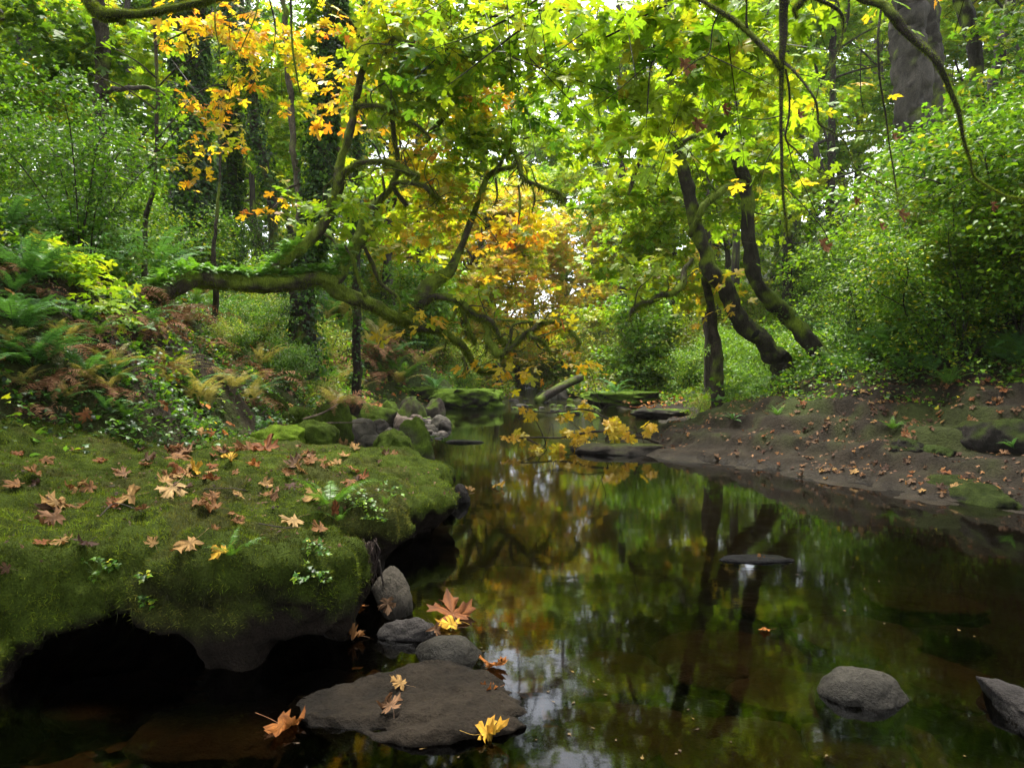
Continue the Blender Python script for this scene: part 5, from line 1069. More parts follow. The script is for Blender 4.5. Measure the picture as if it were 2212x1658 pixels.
trunk_tree('dark straight stem close behind the mossy maple', [(770, 540, 15, 15), (768, 450, 15, 14), (770, 330, 15, 13), (775, 220, 15, 12), (782, 100, 15, 11), (790, -60, 15, 9)], moss=.3, ivy=3200, ivyr=.14, bark=(.04, .03, .026))
trunk_tree('thin mossy pole standing on the bank below the slender maple', [(466, 600, 10.5, 12), (466, 520, 10.5, 8), (470, 440, 10.5, 6), (474, 350, 10.5, 4), (472, 260, 10.5, 2)], name='sapling', moss=.3, amp=.1)
# 4. trees of the right bank
t = thing('twin_stem_maple', P(1665, 766, 12.3), 'maple with two leaning stems, its curved trunk holding a dark hollow', 'tree')
limb(t, [(1690, 790, 12.4, 44), (1667, 762, 12.3, 38.7), (1645, 738, 12.2, 38.7), (1612, 708, 12.2, 35.2), (1588, 668, 12.2, 31.7), (1562, 618, 12.2, 33.4), (1540, 588, 12.2, 31.7), (1522, 545, 12.3, 28.2), (1508, 500, 12.3, 28.2), (1492, 440, 12.3, 26.4), (1478, 380, 12.3, 24.6), (1462, 310, 12.3, 22.9), (1452, 230, 12.3, 22), (1445, 150, 12.3, 21.1), (1440, 70, 12.3, 19.4), (1450, -60, 12.3, 15.8)], 'trunk', moss=.45, fz=8000, amp=.2, bark=(.036, .030, .022))
limb(t, [(1822, 850, 12.2, 44), (1785, 790, 12.4, 40), (1742, 728, 12.6, 36), (1700, 680, 12.8, 31.7), (1657, 640, 12.8, 29.9), (1630, 600, 12.8, 28.2), (1618, 530, 12.8, 26.4), (1617, 470, 12.8, 26.4), (1612, 403, 12.8, 26.4), (1598, 353, 12.7, 24.6), (1572, 303, 12.7, 24.6), (1545, 268, 12.6, 21.1), (1525, 240, 12.6, 15.8), (1500, 190, 12.6, 12.3), (1480, 120, 12.6, 10.6)], moss=.45, fz=7500, amp=.2, bark=(.036, .030, .022))
limb(t, [(1548, 766, 12.9, 21.1), (1545, 730, 12.9, 19.4), (1538, 680, 12.8, 17.6), (1530, 632, 12.7, 15.8), (1524, 600, 12.6, 15.8)], grow_=2, moss=.3, fz=900)
limb(t, [(1605, 396, 12.7, 15.8), (1587, 400, 12.4, 15), (1553, 417, 12.2, 15), (1519, 444, 12.1, 14.1), (1502, 480, 12.1, 13.2), (1497, 510, 12.2, 12.3)], moss=.75, fz=4500, hang=.4)
limb(t, [(1545, 275, 12.6, 12.3), (1510, 290, 12.3, 9.7), (1477, 305, 12.1, 8.8), (1455, 320, 12, 8.8), (1427, 332, 11.9, 9), (1400, 333, 11.9, 6), (1390, 340, 11.9, 3)], moss=.5, fz=2200, hang=.6)
limb(t, [(1385, 344, 11.9, 8), (1372, 375, 11.9, 8.8), (1362, 400, 11.9, 9), (1356, 422, 11.9, 4)], moss=.45, fz=800, hang=.6)
limb(t, [(1495, 560, 12.2, 8.8), (1482, 580, 12, 10.6), (1478, 610, 11.8, 14.1), (1450, 632, 11.7, 14.1), (1406, 649, 11.5, 11.4), (1380, 655, 11.4, 9.7), (1366, 668, 11.3, 8), (1356, 694, 11.3, 3)], moss=.6, fz=4200, hang=1.0)
limb(t, [(1442, 100, 12.3, 21.1), (1425, 100, 12, 26.4), (1405, 95, 11.8, 22.9), (1370, 90, 11.5, 12.3), (1310, 82, 11, 10.6), (1262, 92, 10.6, 8.8), (1215, 122, 10.2, 9), (1185, 138, 10, 8), (1155, 146, 9.8, 3)], moss=.55, fz=4200, hang=.5, bark=(.03, .025, .02))
limb(t, [(1262, 92, 10.6, 8.8), (1256, 120, 10.4, 10.6), (1245, 148, 10.2, 10.6), (1225, 166, 10.1, 9), (1215, 172, 10, 4)], moss=.5, fz=1600, hang=.5)
limb(t, [(1460, 110, 12.3, 14.1), (1478, 75, 12.1, 21.1), (1482, 55, 12, 15.8), (1490, 30, 12, 8)], moss=.5, fz=1200, hang=.4)
limb(t, [(1238, 0, 9, 14.1), (1236, 12, 9, 12.3), (1215, 18, 9, 12.3), (1185, 22, 9, 8.8), (1130, 32, 9, 7), (1060, 34, 8.8, 6), (1010, 42, 8.6, 4)], moss=.4, fz=1500, hang=.6)
limb(t, [(1130, 300, 12.5, 4), (1170, 285, 12.3, 6), (1210, 274, 12, 8), (1255, 272, 11.9, 9), (1285, 282, 11.8, 8), (1310, 295, 11.7, 8), (1330, 310, 11.7, 5), (1345, 345, 11.7, 2)], moss=.65, fz=2600, hang=.6)
hol = thing('x', (0, 0, 0), None, None); bpy.data.objects.remove(hol)
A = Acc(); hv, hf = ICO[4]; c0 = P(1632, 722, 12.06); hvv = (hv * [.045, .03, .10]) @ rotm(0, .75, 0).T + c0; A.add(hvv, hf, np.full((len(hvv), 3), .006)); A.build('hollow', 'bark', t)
blobs(t, [(1400, 260, 11.5, 120, 80, 500, 'lime'), (1520, 330, 13.5, 110, 90, 560, 'lime'), (1330, 430, 13, 90, 80, 460, 'lime'), (1420, 520, 13.2, 90, 70, 460, 'lime'), (1500, 620, 13.6, 80, 60, 300, 'mix'), (1440, 420, 13.4, 70, 60, 330, 'bright'), (1320, 560, 13.5, 60, 50, 220, 'lime'),
          (1600, 450, 13.6, 70, 80, 200, 'lime'), (1660, 330, 13.4, 90, 90, 360, 'lime'), (1580, 160, 12, 110, 90, 420, 'lime'), (1700, 200, 12.8, 100, 90, 380, 'lime'), (1260, 320, 11.5, 60, 50, 110, 'bright'), (1390, 650, 11.8, 60, 26, 60, 'lime'), (1580, 640, 11.6, 30, 60, 26, 'yellow'), (1420, 590, 11.8, 70, 40, 120, 'lime')], size=.155)
t = trunk_tree('huge furrowed fir trunk, the larger of a pair high on the slope', [(1985, 330, 22, 72), (1975, 240, 22, 70), (1965, 100, 22, 66), (1958, 0, 22, 64), (1955, -200, 22, 58)], name='douglas_fir', moss=.05, bark=(.050, .043, .034), amp=.1)
trunk_tree('slimmer fir trunk right behind the huge furrowed one', [(2020, 300, 23, 46), (2012, 200, 23, 44), (2008, 100, 23, 42), (2005, 0, 23, 42), (2004, -200, 23, 38)], name='douglas_fir', moss=.25, bark=(.044, .038, .030), amp=.1)
trunk_tree('dark mossy leaning trunk near the white patch of sky', [(2128, 330, 13, 28), (2118, 286, 13, 26), (2112, 200, 13, 25), (2108, 134, 13, 25), (2095, 60, 13, 26), (2078, 0, 13, 28), (2060, -80, 13, 26)], moss=.3, fz=2200, bark=(.03, .024, .02), crown=[(2170, 60, 12.5, 70, 60, 260, 'shrub'), (2190, 180, 12, 60, 80, 240, 'shrub'), (2090, 220, 12.5, 50, 50, 120, 'shrub')], size=.12)
trunk_tree('slender leaning trunk at the upper picture edge', [(2132, 260, 14, 26), (2140, 210, 14, 24), (2160, 118, 14, 22), (2178, 34, 14, 20), (2190, -60, 14, 18)], moss=.25, bark=(.035, .028, .024), fz=600)
trunk_tree('thin leaning trunk among the thicket behind the twin stems', [(1530, 500, 17, 14), (1526, 420, 17, 14), (1522, 350, 17, 13), (1515, 250, 17, 12), (1505, 100, 17, 10)], moss=.2)

for i, (px, Y, d, tl, lab) in enumerate([(35, 20, 13, 8, 'first thin dark trunk from the picture edge on the fern side'), (150, 22, 16, -6, 'dark trunk between the ivy dotted one and the old thick one'), (272, 21, 12, 5, 'thin dark trunk just past the old thick one'), (375, 23, 18, 3, 'dark trunk close before the massive ivy clad fir'),
        (545, 25, 12, -10, 'thin dark trunk behind the wavy mossy stem'), (672, 24, 18, 6, 'straight dark trunk beside the slim grey one'), (840, 28, 14, 14, 'dark trunk behind the crown of the leaning maple'), (905, 30, 12, -4, 'slender dark trunk deep behind the leaning maple'),
        (1040, 36, 12, 3, 'dark far trunk on the bank before the orange maple'), (1345, 30, 15, -8, 'dark trunk left of the twin stems'), (1590, 24, 16, 6, 'dark trunk seen between the twin stems'), (1700, 26, 18, -3, 'dark trunk just behind the straight hanging branch'), (1795, 25, 15, 5, 'dark trunk rising from the thicket before the huge fir')]):
    gx_ = P(px, 805, Y)[0]; y0_ = CY - 24 - F * (gz(gx_, Y) - 1.1) / Y
    trunk_tree(lab, [(px - tl, y0_ + 8, Y, d * 1.25), (px - tl * .3, y0_ * .75, Y, d), (px + tl * .5, y0_ * .4, Y, d * .9), (px + tl, 0, Y, d * .8), (px + tl * 1.4, -220, Y, d * .6)], name='dark_trunk_tree', moss=.25, bark=(.034, .027, .022), ivy=700 if i % 3 == 0 else 0, ivyr=.08, isize=.09,
               limbs=[[(px, y0_ * .55, Y, d * .4), (px + 22 * (1 if i % 2 else -1), y0_ * .45, Y, d * .3), (px + 50 * (1 if i % 2 else -1), y0_ * .40, Y - .3, d * .15)]])

# 5. branches reaching in from overhead
def over(name, label, limbs_, crown, cat='branch', moss=.3, size=.13, **kw):
    t = thing(name, P(*limbs_[0][0][0][:3]), label, cat)
    for l, fz in limbs_: limb(t, l, 'limb' if l[0][3] > 6 else 'twig', moss=moss, twl=0, fz=fz, sides=7, amp=.12, bark=(.028, .022, .018), L=.02 if l[0][2] < 5 else .03, hang=.15, **kw)
    if crown: blobs(t, crown, size=size, per=7, sr=.3, spread=.5)
    return t
over('hanging_branch', 'dark mossy branch hanging straight down from overhead with forking bare twigs', [
    ([(1694, -80, 3.6, 20), (1691, 0, 3.6, 19), (1689, 101, 3.6, 15), (1690, 170, 3.6, 10), (1688, 235, 3.6, 7), (1689, 370, 3.6, 6), (1694, 450, 3.6, 5), (1701, 511, 3.6, 3)], 3800),
    ([(1496, -6, 3.9, 6), (1530, 8, 3.85, 8), (1553, 22, 3.8, 10), (1585, 40, 3.75, 11), (1614, 62, 3.7, 12), (1647, 97, 3.65, 13), (1672, 125, 3.6, 12), (1686, 150, 3.6, 9)], 2400),
    ([(1614, 62, 3.7, 7), (1612, 40, 3.7, 5), (1613, 10, 3.7, 4), (1612, -20, 3.7, 4)], 200),
    ([(1692, 134, 3.6, 6), (1715, 155, 3.5, 6), (1738, 182, 3.45, 5), (1760, 215, 3.4, 5), (1766, 245, 3.4, 5), (1770, 269, 3.4, 4), (1795, 283, 3.4, 3), (1822, 303, 3.4, 3), (1835, 330, 3.4, 2), (1850, 366, 3.4, 2), (1900, 395, 3.4, 2), (1960, 430, 3.4, 1)], 700),
    ([(1697, 150, 3.6, 5), (1706, 195, 3.6, 5), (1705, 250, 3.6, 4), (1697, 300, 3.6, 4), (1720, 325, 3.6, 3), (1758, 363, 3.6, 2), (1839, 400, 3.6, 2), (1942, 440, 3.6, 1)], 500),
    ([(1700, 305, 3.6, 3), (1715, 360, 3.6, 2), (1745, 420, 3.6, 2), (1775, 490, 3.6, 1)], 0), ([(1690, 400, 3.6, 3), (1730, 440, 3.6, 2), (1780, 500, 3.6, 2), (1800, 560, 3.6, 1)], 0),
    ([(1689, 250, 3.6, 3), (1650, 258, 3.7, 3), (1610, 255, 3.7, 2), (1570, 240, 3.8, 2)], 0), ([(1690, 300, 3.6, 2), (1660, 340, 3.6, 2), (1640, 400, 3.6, 1)], 0),
    ([(1555, 24, 3.8, 4), (1540, 60, 3.8, 3), (1532, 115, 3.8, 3), (1500, 135, 3.8, 2), (1420, 200, 3.9, 1)], 100), ([(1530, 118, 3.8, 3), (1600, 150, 3.7, 2), (1680, 190, 3.6, 1)], 0),
    ([(1700, 512, 3.6, 2), (1715, 525, 3.6, 2), (1760, 520, 3.6, 1)], 0), ([(1700, 500, 3.6, 2), (1685, 540, 3.6, 2), (1660, 590, 3.6, 1)], 0)],
    [(1640, 420, 6, 30, 60, 8, 'yellow'), (1765, 250, 5, 30, 20, 4, 'yellow'), (1800, 330, 6, 60, 30, 8, 'bright')], size=.10)
over('arching_branch', 'long mossy branch arching down from overhead past the fir trunks', [
    ([(1820, -30, 3.9, 12), (1866, 0, 3.9, 17), (1906, 20, 3.85, 19), (1930, 40, 3.8, 18), (1950, 64, 3.8, 17), (1987, 101, 3.75, 15), (2012, 130, 3.7, 13), (2034, 168, 3.7, 11), (2052, 205, 3.7, 10), (2067, 242, 3.7, 9), (2076, 275, 3.7, 7), (2084, 309, 3.7, 6), (2096, 345, 3.7, 5), (2104, 380, 3.7, 3), (2130, 400, 3.7, 2), (2170, 422, 3.7, 2), (2215, 430, 3.7, 1)], 5200),
    ([(1903, 22, 3.85, 5), (1896, 84, 3.8, 5), (1900, 168, 3.8, 4), (1912, 240, 3.8, 4), (1920, 303, 3.8, 3), (1932, 380, 3.8, 3), (1940, 437, 3.8, 2)], 700),
    ([(1740, -10, 3.7, 8), (1780, 5, 3.7, 9), (1815, 24, 3.7, 7), (1822, 60, 3.7, 3), (1805, 130, 3.7, 2), (1760, 170, 3.7, 1)], 800),
    ([(1722, 40, 3.6, 3), (1716, 20, 3.6, 7), (1730, 8, 3.6, 14), (1745, -12, 3.6, 12)], 900), ([(2104, 382, 3.7, 2), (2070, 400, 3.7, 2), (2010, 430, 3.7, 1)], 0), ([(1860, 95, 3.8, 2), (1860, 200, 3.8, 2), (1870, 250, 3.8, 1)], 0)],
    [(1980, 25, 5, 20, 8, 1, 'yellow'), (1860, 60, 5, 60, 30, 10, 'lime')], size=.10)
over('maple_branch', 'large green maple leaves on thin dark twigs hanging close overhead', [
    ([(1560, -40, 4.4, 6), (1440, 10, 4.5, 5), (1350, 60, 4.6, 4), (1290, 90, 4.7, 4), (1180, 140, 4.8, 2)], 0), ([(1480, -20, 4.6, 5), (1455, 60, 4.5, 4), (1410, 130, 4.5, 3), (1400, 200, 4.5, 3), (1395, 280, 4.5, 1)], 0),
    ([(1410, 130, 4.5, 3), (1330, 200, 4.5, 2), (1270, 240, 4.5, 1)], 0), ([(1300, -20, 5, 4), (1280, 60, 5, 3), (1220, 140, 5, 2), (1120, 180, 5, 1)], 0), ([(1230, -20, 6, 5), (1130, 60, 6, 4), (1040, 130, 6, 3), (960, 190, 6, 1)], 0), ([(1190, -20, 6, 5), (1060, 60, 6, 4), (920, 110, 6, 1)], 0)],
    [(1330, 70, 4.6, 130, 60, 70, 'lime'), (1480, 60, 4.6, 130, 60, 70, 'lime'), (1230, 150, 4.8, 90, 60, 46, 'bright'), (1400, 190, 4.6, 90, 70, 60, 'lime'), (1350, 280, 4.6, 70, 40, 14, 'lime'), (1560, 170, 5, 100, 70, 70, 'lime'), (1640, 60, 5, 110, 60, 66, 'lime'), (1500, 270, 5.2, 110, 60, 60, 'lime'),
     (1230, 40, 5, 90, 40, 36, 'lime'), (1640, 280, 5.4, 80, 60, 30, 'lime'), (1120, 30, 6, 130, 40, 70, 'bright')])
over('maple_branch', 'darker green maple spray with fine layered leaves in the upper middle', [
    ([(1100, -30, 7.5, 6), (1020, 60, 7.4, 5), (940, 130, 7.3, 3), (880, 190, 7.2, 1)], 0), ([(1150, 20, 7.5, 5), (1060, 90, 7.4, 4), (1000, 170, 7.3, 2)], 0)],
    [(1000, 70, 7.4, 120, 70, 170, 'lime'), (920, 150, 7.3, 60, 50, 60, 'green'), (1070, 150, 7.4, 110, 60, 150, 'lime'), (980, 20, 7.6, 120, 40, 150, 'bright'), (1160, 110, 7.2, 90, 50, 120, 'bright'), (1160, 230, 8, 90, 40, 90, 'green')])
over('mossy_branch', 'thick mossy elbow of a branch across the upper corner on the side of the ferns', [
    ([(150, -40, 5.5, 26), (200, 8, 5.5, 26), (218, 25, 5.5, 26), (245, 38, 5.5, 26), (262, 36, 5.5, 22), (303, 30, 5.5, 15), (345, 22, 5.5, 15), (385, 12, 5.5, 14), (430, 6, 5.5, 13), (455, 0, 5.5, 9), (500, -4, 5.5, 7), (560, -20, 5.5, 6)], 9000),
    ([(240, 38, 5.5, 16), (262, 45, 5.5, 12), (268, 52, 5.5, 5)], 600), ([(465, 3, 5.5, 3), (466, 60, 5.5, 3), (475, 110, 5.5, 2), (472, 150, 5.5, 1)], 100), ([(628, -10, 6, 5), (630, 60, 6, 4), (636, 130, 6, 4), (648, 200, 6, 2)], 500), ([(560, -10, 6, 4), (550, 40, 6, 3), (520, 110, 6, 2)], 0), ([(580, -10, 6, 4), (595, 60, 6, 3), (590, 110, 6, 1)], 0), ([(0, 20, 5, 22), (-20, 30, 5, 24), (8, 40, 5, 8)], 600)], None, moss=.6)
# yellow leaved seedlings leaning over the pool
YL = thing('yellow_maple_shoot', P(1290, 972, 9.9), 'small arching maple shoots with drooping bright yellow leaves over the water beside the rock point', 'sapling')
limb(YL, [(1500, 985, 9.6, 9), (1440, 962, 9.7, 8), (1370, 940, 9.7, 7), (1290, 930, 9.8, 6), (1210, 945, 9.8, 5), (1130, 945, 9.7, 3), (1090, 950, 9.7, 2)], 'branch', moss=.1, bark=(.035, .026, .018), sides=6, twl=5)
limb(YL, [(1370, 940, 9.7, 5), (1330, 912, 10.2, 4), (1270, 885, 10.8, 4), (1210, 890, 11, 3), (1145, 888, 10.7, 2)], 'branch', moss=.1, bark=(.035, .026, .018), sides=6, twl=4)
A = Acc(); tips = [(1145, 895, 10.6), (1215, 905, 11), (1262, 880, 11.2), (1270, 900, 11), (1120, 950, 9.7), (1160, 968, 9.6), (1230, 940, 9.9), (1270, 935, 9.9), (1330, 925, 9.6), (1335, 935, 9.5), (1395, 927, 9.6), (1365, 965, 9.4), (1205, 975, 9.5), (1260, 975, 9.5), (1100, 945, 9.7), (1245, 950, 9.7), (1325, 915, 9.6)]
for i, (x, y, Y) in enumerate(tips):
    q = P(x, y - 8, Y); b0 = P(1300 if x > 1180 else 1190, 985, 9.9 if Y < 10.4 else 10.8); B = Acc()
    tube(B, np.array([[*b0, .011], [*(b0 * .5 + q * .5 + [0, 0, .06]), .008], [*q, .003]]), sides=4, per=4, amp=0, col=(.05, .035, .02)); B.build('stem', 'bark', YL)
    n = 9 if i in (7, 8, 9, 16) else 5; c = pal('yellow', n) * .35 + np.array([.60, .42, .03]) * .65
    inst(A, T_HI, q + rng.normal(0, .05, (n, 3)) * [1, 1, .8], frames(np.array([0, -1, .35]) + rng.normal(0, .5, (n, 3)), np.array([0, -.1, -1]) + rng.normal(0, .5, (n, 3))), rng.uniform(.08, .165, n), c * .85, jit=.03)
A.build('foliage', 'leaf', YL)
# curled dead leaves hanging in the twigs
for i, (px, py, Y, wd) in enumerate([(1770, 523, 3.6, 30), (1942, 458, 3.4, 26), (1850, 430, 3.6, 18), (1475, 135, 3.9, 36), (1725, 245, 3.5, 22), (2140, 440, 3.7, 22), (1900, 485, 3.5, 18), (1927, 292, 3.8, 20), (1505, 262, 4.4, 32), (1560, 230, 4.4, 26)]):
    lay_leaf(P(px, py, Y), (.3, -1, .3), M(wd, Y) / 1.0, random.choice(['rust', 'brown']), random.choice([2, 5]), 3.1 + random.uniform(-.4, .4), ['crumpled rust leaf at the end of the straight hanging branch', 'crumpled brown leaf hanging before the thicket', 'small withered leaf on a thin twig', 'withered brown leaf among the large green ones', 'curled leaf beside the fork of the hanging branch', 'dangling curled leaf at the end of the arching branch', 'small withered leaf low over the thicket', 'withered leaf on the thin drooping twig', 'brown leaf hanging under the green maple leaves', 'second brown leaf hanging under the green maple leaves'][i])

# ------------------------------------------------------------------ the wood beyond
def broad_proto(name, palette, H=15, rad=4.2, n=8000, seed=0, size=.22, T=T_MID, low=.2, bark=(.06, .05, .042)):
    rg = np.random.default_rng(seed); t = bpy.data.objects.new(name, None); COL.objects.link(t); A = Acc()
    pts = [[rg.normal(0, .25) * k, rg.normal(0, .25) * k, H * k / 5 * .95 - .4, .20 * (1.05 - k / 5.5)] for k in range(6)]; pts[0][:2] = [0, 0]
    p, r, _ = tube(A, np.array(pts), sides=9, per=5, amp=.12, nsc=2, col=bark, moss=.25); A.build('trunk', 'bark', t); B = Acc(); L_ = Acc(); m = 0; q_ = []
    for i in range(22):
        k = rg.uniform(low, 1); s = p[int(k * (len(p) - 1))]; a = rg.random() * 6.28; l = rad * rg.uniform(.5, 1.05) * (1 - .5 * max(0, k - .6) / .4); e = s + [np.cos(a) * l, np.sin(a) * l, rg.uniform(.2, 1.9)]
        mid = (s + e) / 2 + [rg.normal(0, .3), rg.normal(0, .3), rg.uniform(0, .6)]; tube(B, np.array([[*s, .07], [*mid, .045], [*e, .015]]), sides=5, per=3, amp=.1, col=bark, moss=.3); q_ += [e, mid * .4 + e * .6]
    B.build('limb', 'bark', t)
    for e in q_: spray_cloud(L_, e, (1.15, 1.15, .75), n // len(q_), palette, size=size, T=T, per=16, sr=.55, flat=.13, spread=.42)
    L_.build('crown', 'leaf', t); return t
def fir_proto(name, H=30, n=110, seed=0, bark=(.07, .058, .05), low=.12):
    rg = np.random.default_rng(seed); t = bpy.data.objects.new(name, None); COL.objects.link(t); A = Acc()
    tube(A, np.array([[0, 0, -1, .42], [.1, 0, H * .3, .36], [0, .1, H * .6, .24], [0, 0, H, .03]]), sides=10, per=6, amp=.08, nsc=2, col=bark); A.build('trunk', 'bark', t); B = Acc()
    Tn = (np.array([(0, 0, 0), (.16, .2, -.01), (.1, .28, 0), (.2, .48, -.03), (.09, .55, -.01), (.12, .8, -.05), (0, 1, -.1), (-.12, .8, -.05), (-.09, .55, -.01), (-.2, .48, -.03), (-.1, .28, 0), (-.16, .2, -.01)]), np.array([(0, 1, 2), (0, 2, 11 - 1), (0, 10, 11), (2, 3, 4), (2, 4, 10), (4, 8, 10), (8, 9, 10), (4, 5, 6), (4, 6, 8), (6, 7, 8)]))
    for i in range(n):
        k = low + (1 - low) * (i + rg.random()) / n; z = H * k; l = (H * .17) * (1 - k) ** .75 * rg.uniform(.6, 1.1) + .4; a = rg.random() * 6.283; m = int(10 + l * 9)
        u = np.sort(rg.random(m)) ** .8; c = np.stack([np.cos(a) * l * u, np.sin(a) * l * u, z + l * (.10 * u - .42 * u * u)], -1); sd_ = np.stack([-np.sin(a) * np.ones(m), np.cos(a) * np.ones(m), 0 * u], -1) * rg.choice([-1, 1], m)[:, None]
        tp = nrm(sd_ * rg.uniform(.3, 1.1, (m, 1)) + np.array([np.cos(a), np.sin(a), 0]) * .8 + np.array([0, 0, -.55]) + rg.normal(0, .15, (m, 3)))
        inst(B, Tn, c, frames(rand_dir(m, 1, .25), tp), rg.uniform(.45, 1.0, m) * (.5 + .5 * (1 - u)), pal('conifer', m)); B.add([[0, 0, z], [c[-1][0], c[-1][1], c[-1][2]], [0, .05, z + .06]], [(0, 1, 2)], (.05, .04, .03))
    B.build('crown', 'needle', t); return t
PB = [broad_proto('maple', 'bright', seed=21), broad_proto('maple', 'green', seed=22, H=17), broad_proto('maple', 'mix', seed=23, H=14), broad_proto('maple', 'orange', seed=24, H=11, rad=3.6), broad_proto('maple', 'lime', seed=25, H=16, rad=4.6), broad_proto('maple', 'peach', seed=26, H=10, rad=3.8, n=9000)]
PF = [fir_proto('fir', seed=31), fir_proto('fir', H=26, seed=32, n=95), fir_proto('fir', H=34, seed=33, n=120)]
BL = {0: 'light green maple standing in the wood beyond the stream', 1: 'deep green maple standing in the wood beyond the stream', 2: 'green maple turning yellow in the wood beyond the stream', 3: 'orange and gold maple in the wood beyond the stream', 4: 'tall yellow green maple in the wood beyond the stream', 5: 'low peach coloured maple beside the far stream'}
BG = {0: 'light green maples of the wood', 1: 'deep green maples of the wood', 2: 'turning maples of the wood', 3: 'orange maples of the wood', 4: 'yellow green maples of the wood', 5: 'peach coloured maples of the far bank'}
def at_px(px, Y): return P(px, 805, Y)[0]
TR = [(4, 1375, 50, 1.5), (4, 1700, 40, 1.3), (0, 1560, 46, 1.5), (1, 1830, 38, 1.2), (4, 1060, 48, 1.5), (0, 900, 50, 1.6), (5, 1010, 30, .8), (5, 1105, 40, 1.0), (5, 960, 31, .85), (2, 1085, 33, .8), (2, 870, 27, .8), (0, 770, 30, .9), (0, 640, 34, 1.0), (4, 540, 30, 1.0), (1, 420, 27, .9), (0, 300, 26, .95), (1, 190, 24, .8), (0, 80, 27, 1.0), (1, -60, 24, 1.0),
      (2, 480, 44, 1.2), (4, 330, 42, 1.2), (0, 120, 42, 1.2), (2, 720, 46, 1.1), (5, 1360, 40, 1.0), (4, 1450, 30, .8), (0, 1570, 27, .8), (4, 1660, 33, .95), (0, 1780, 27, .9), (1, 1900, 31, .9), (2, 1440, 50, 1.2), (5, 1300, 52, 1.1), (3, 900, 38, .8),
      (4, 2110, 26, .8), (1, 2230, 24, .8), (4, 2060, 36, .85), (1, 2290, 34, 1.1)]
for k, px, Y, s in TR:
    x = at_px(px, Y); place(PB, k, x, Y, s, random.uniform(0, 6.28), BL[k], BG[k], 'tree', dz=-.2)
TF = [(0, 1215, 62, 1.0), (2, 1285, 54, .8), (1, 1145, 62, .9), (0, 1295, 62, .8), (2, 1040, 66, .9), (1, 900, 58, .9), (0, 790, 60, 1.0), (1, 640, 56, .9), (0, 470, 54, .95), (1, 330, 56, 1.0), (0, 110, 52, 1.0), (1, -30, 52, 1.1), (2, 1390, 60, .85), (1, 1500, 54, .85), (2, 1640, 58, .9),
      (1, 1750, 46, .8), (0, 1850, 42, .7), (1, 2200, 44, .8), (2, 990, 80, 1.0), (1, 1330, 82, .9), (0, 560, 76, 1.0), (1, 1580, 74, .9), (2, 220, 72, 1.0)]
FLB = 'tall dark fir standing in the far wood'
for k, px, Y, s in TF:
    place(PF, k, at_px(px, Y), Y, s, random.uniform(0, 6.28), [FLB, 'fir of middle height standing in the far wood', 'tallest kind of fir standing in the far wood'][k], ['dark firs', 'middle firs', 'tallest firs'][k] + ' of the far wood', 'fir', dz=-.5)
# unseen maples added beside and behind the viewpoint, their crowns shading the near pool
RF = [broad_proto('maple', 'green', seed=41, H=18, rad=6.0, n=17000, low=.55, size=.27), broad_proto('maple', 'bright', seed=42, H=16, rad=5.5, n=15000, low=.55, size=.27)]
for k, x, y, s in [(0, -5.6, 1.2, 1.05), (1, 7.6, 1.5, 1.1), (0, 6.0, -5.5, 1.05), (1, -6.5, -6.0, 1.0), (1, -11.5, 5.5, .95), (0, 12.5, 5.0, .9), (0, 0.5, -13, 1.1), (1, -14, -2, 1.1), (1, 15, -2, 1.1),
                   (0, -8.2, 7.5, .85), (1, 9.0, 7.2, .85), (0, 11.5, 11.5, .8), (1, -12.5, 11.5, .8), (0, 3.2, 2.6 - 6.5, 1.1), (1, -3.6, -3.0, 1.1), (0, 15, 8.5, .9), (1, -15.5, 8, .9)]:
    place(RF, k, x, y, s, random.uniform(0, 6.28), ['unseen tall maple added so its crown shades the near pool', 'unseen leaning maple added to shade the near pool'][k], ['tall', 'leaning'][k] + ' unseen maples added to shade the near pool', 'tree', dz=0)
HZ = .0003
EXPOSURE = 2.45
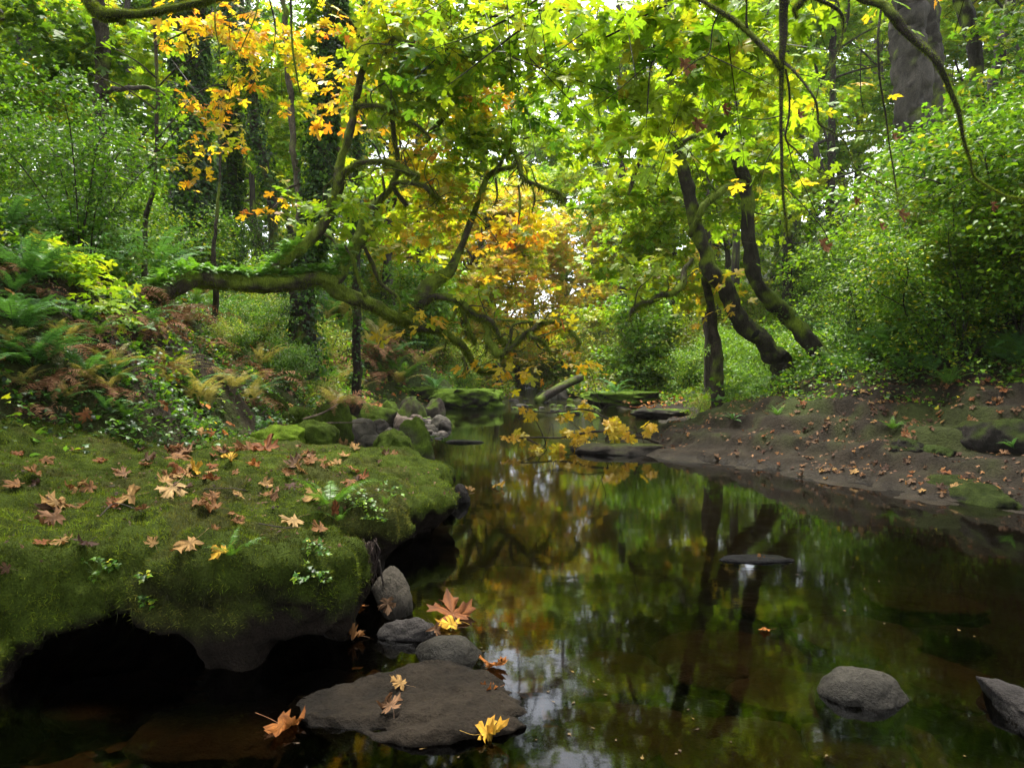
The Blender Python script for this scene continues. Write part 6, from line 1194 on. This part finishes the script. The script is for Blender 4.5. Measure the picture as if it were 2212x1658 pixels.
# ------------------------------------------------------------------ daylight
w = bpy.data.worlds.new('World'); scene.world = w; w.use_nodes = True; nt = w.node_tree; nt.nodes.clear()
SUN_EL, SUN_AZ = R(76), R(-10)        # azimuth measured from +Y towards +X
sky = nt.nodes.new('ShaderNodeTexSky'); sky.sky_type = 'NISHITA'; sky.sun_disc = False; sky.sun_elevation = SUN_EL; sky.sun_rotation = SUN_AZ
hs = nt.nodes.new('ShaderNodeHueSaturation'); hs.inputs['Saturation'].default_value = .18
bg = nt.nodes.new('ShaderNodeBackground'); bg.inputs['Strength'].default_value = .15; wo = nt.nodes.new('ShaderNodeOutputWorld')
nt.links.new(sky.outputs[0], hs.inputs['Color']); nt.links.new(hs.outputs[0], bg.inputs['Color']); nt.links.new(bg.outputs[0], wo.inputs['Surface'])
sd = bpy.data.lights.new('sun', 'SUN'); so = bpy.data.objects.new('sun', sd); COL.objects.link(so)
sd.energy = 2.0; sd.angle = R(20); sd.color = (1, .95, .85)
dirv = Vector((math.sin(SUN_AZ) * math.cos(SUN_EL), math.cos(SUN_AZ) * math.cos(SUN_EL), math.sin(SUN_EL)))
so.rotation_euler = dirv.to_track_quat('Z', 'Y').to_euler()
so.location = (0, 0, 40)
vs = scene.view_settings; scene.display_settings.display_device = 'sRGB'
vs.view_transform = 'Standard'; vs.look = 'None'; vs.gamma = 1; vs.exposure = EXPOSURE; vs.use_curve_mapping = False
cy = scene.cycles; cy.max_bounces = 7; cy.diffuse_bounces = 4; cy.glossy_bounces = 3; cy.transmission_bounces = 4; cy.transparent_max_bounces = 8; cy.volume_bounces = 0
cy.caustics_reflective = False; cy.caustics_refractive = False; cy.use_denoising = True; cy.sample_clamp_indirect = 6
try: cy.denoiser = 'OPENIMAGEDENOISE'
except Exception: pass

if HZ > 0:
    hx, hy0, hy1, hz0, hz1 = 118, -28, 175, -2.5, 42
    hvv = [(x, y, z) for x in (-hx, hx) for y in (hy0, hy1) for z in (hz0, hz1)]
    me = bpy.data.meshes.new('haze'); me.from_pydata(hvv, [], [(0, 1, 3, 2), (4, 6, 7, 5), (0, 4, 5, 1), (2, 3, 7, 6), (0, 2, 6, 4), (1, 5, 7, 3)])
    m, nt, out = new_mat('haze_air'); v = nt.nodes.new('ShaderNodeVolumePrincipled'); v.inputs['Color'].default_value = (1, .99, .93, 1); v.inputs['Density'].default_value = HZ; v.inputs['Anisotropy'].default_value = .2
    nt.links.new(v.outputs[0], out.inputs['Volume']); me.materials.append(m); o = bpy.data.objects.new('haze', me); COL.objects.link(o); o['kind'] = 'stuff'; o['label'] = 'thin pale haze between the far trees'
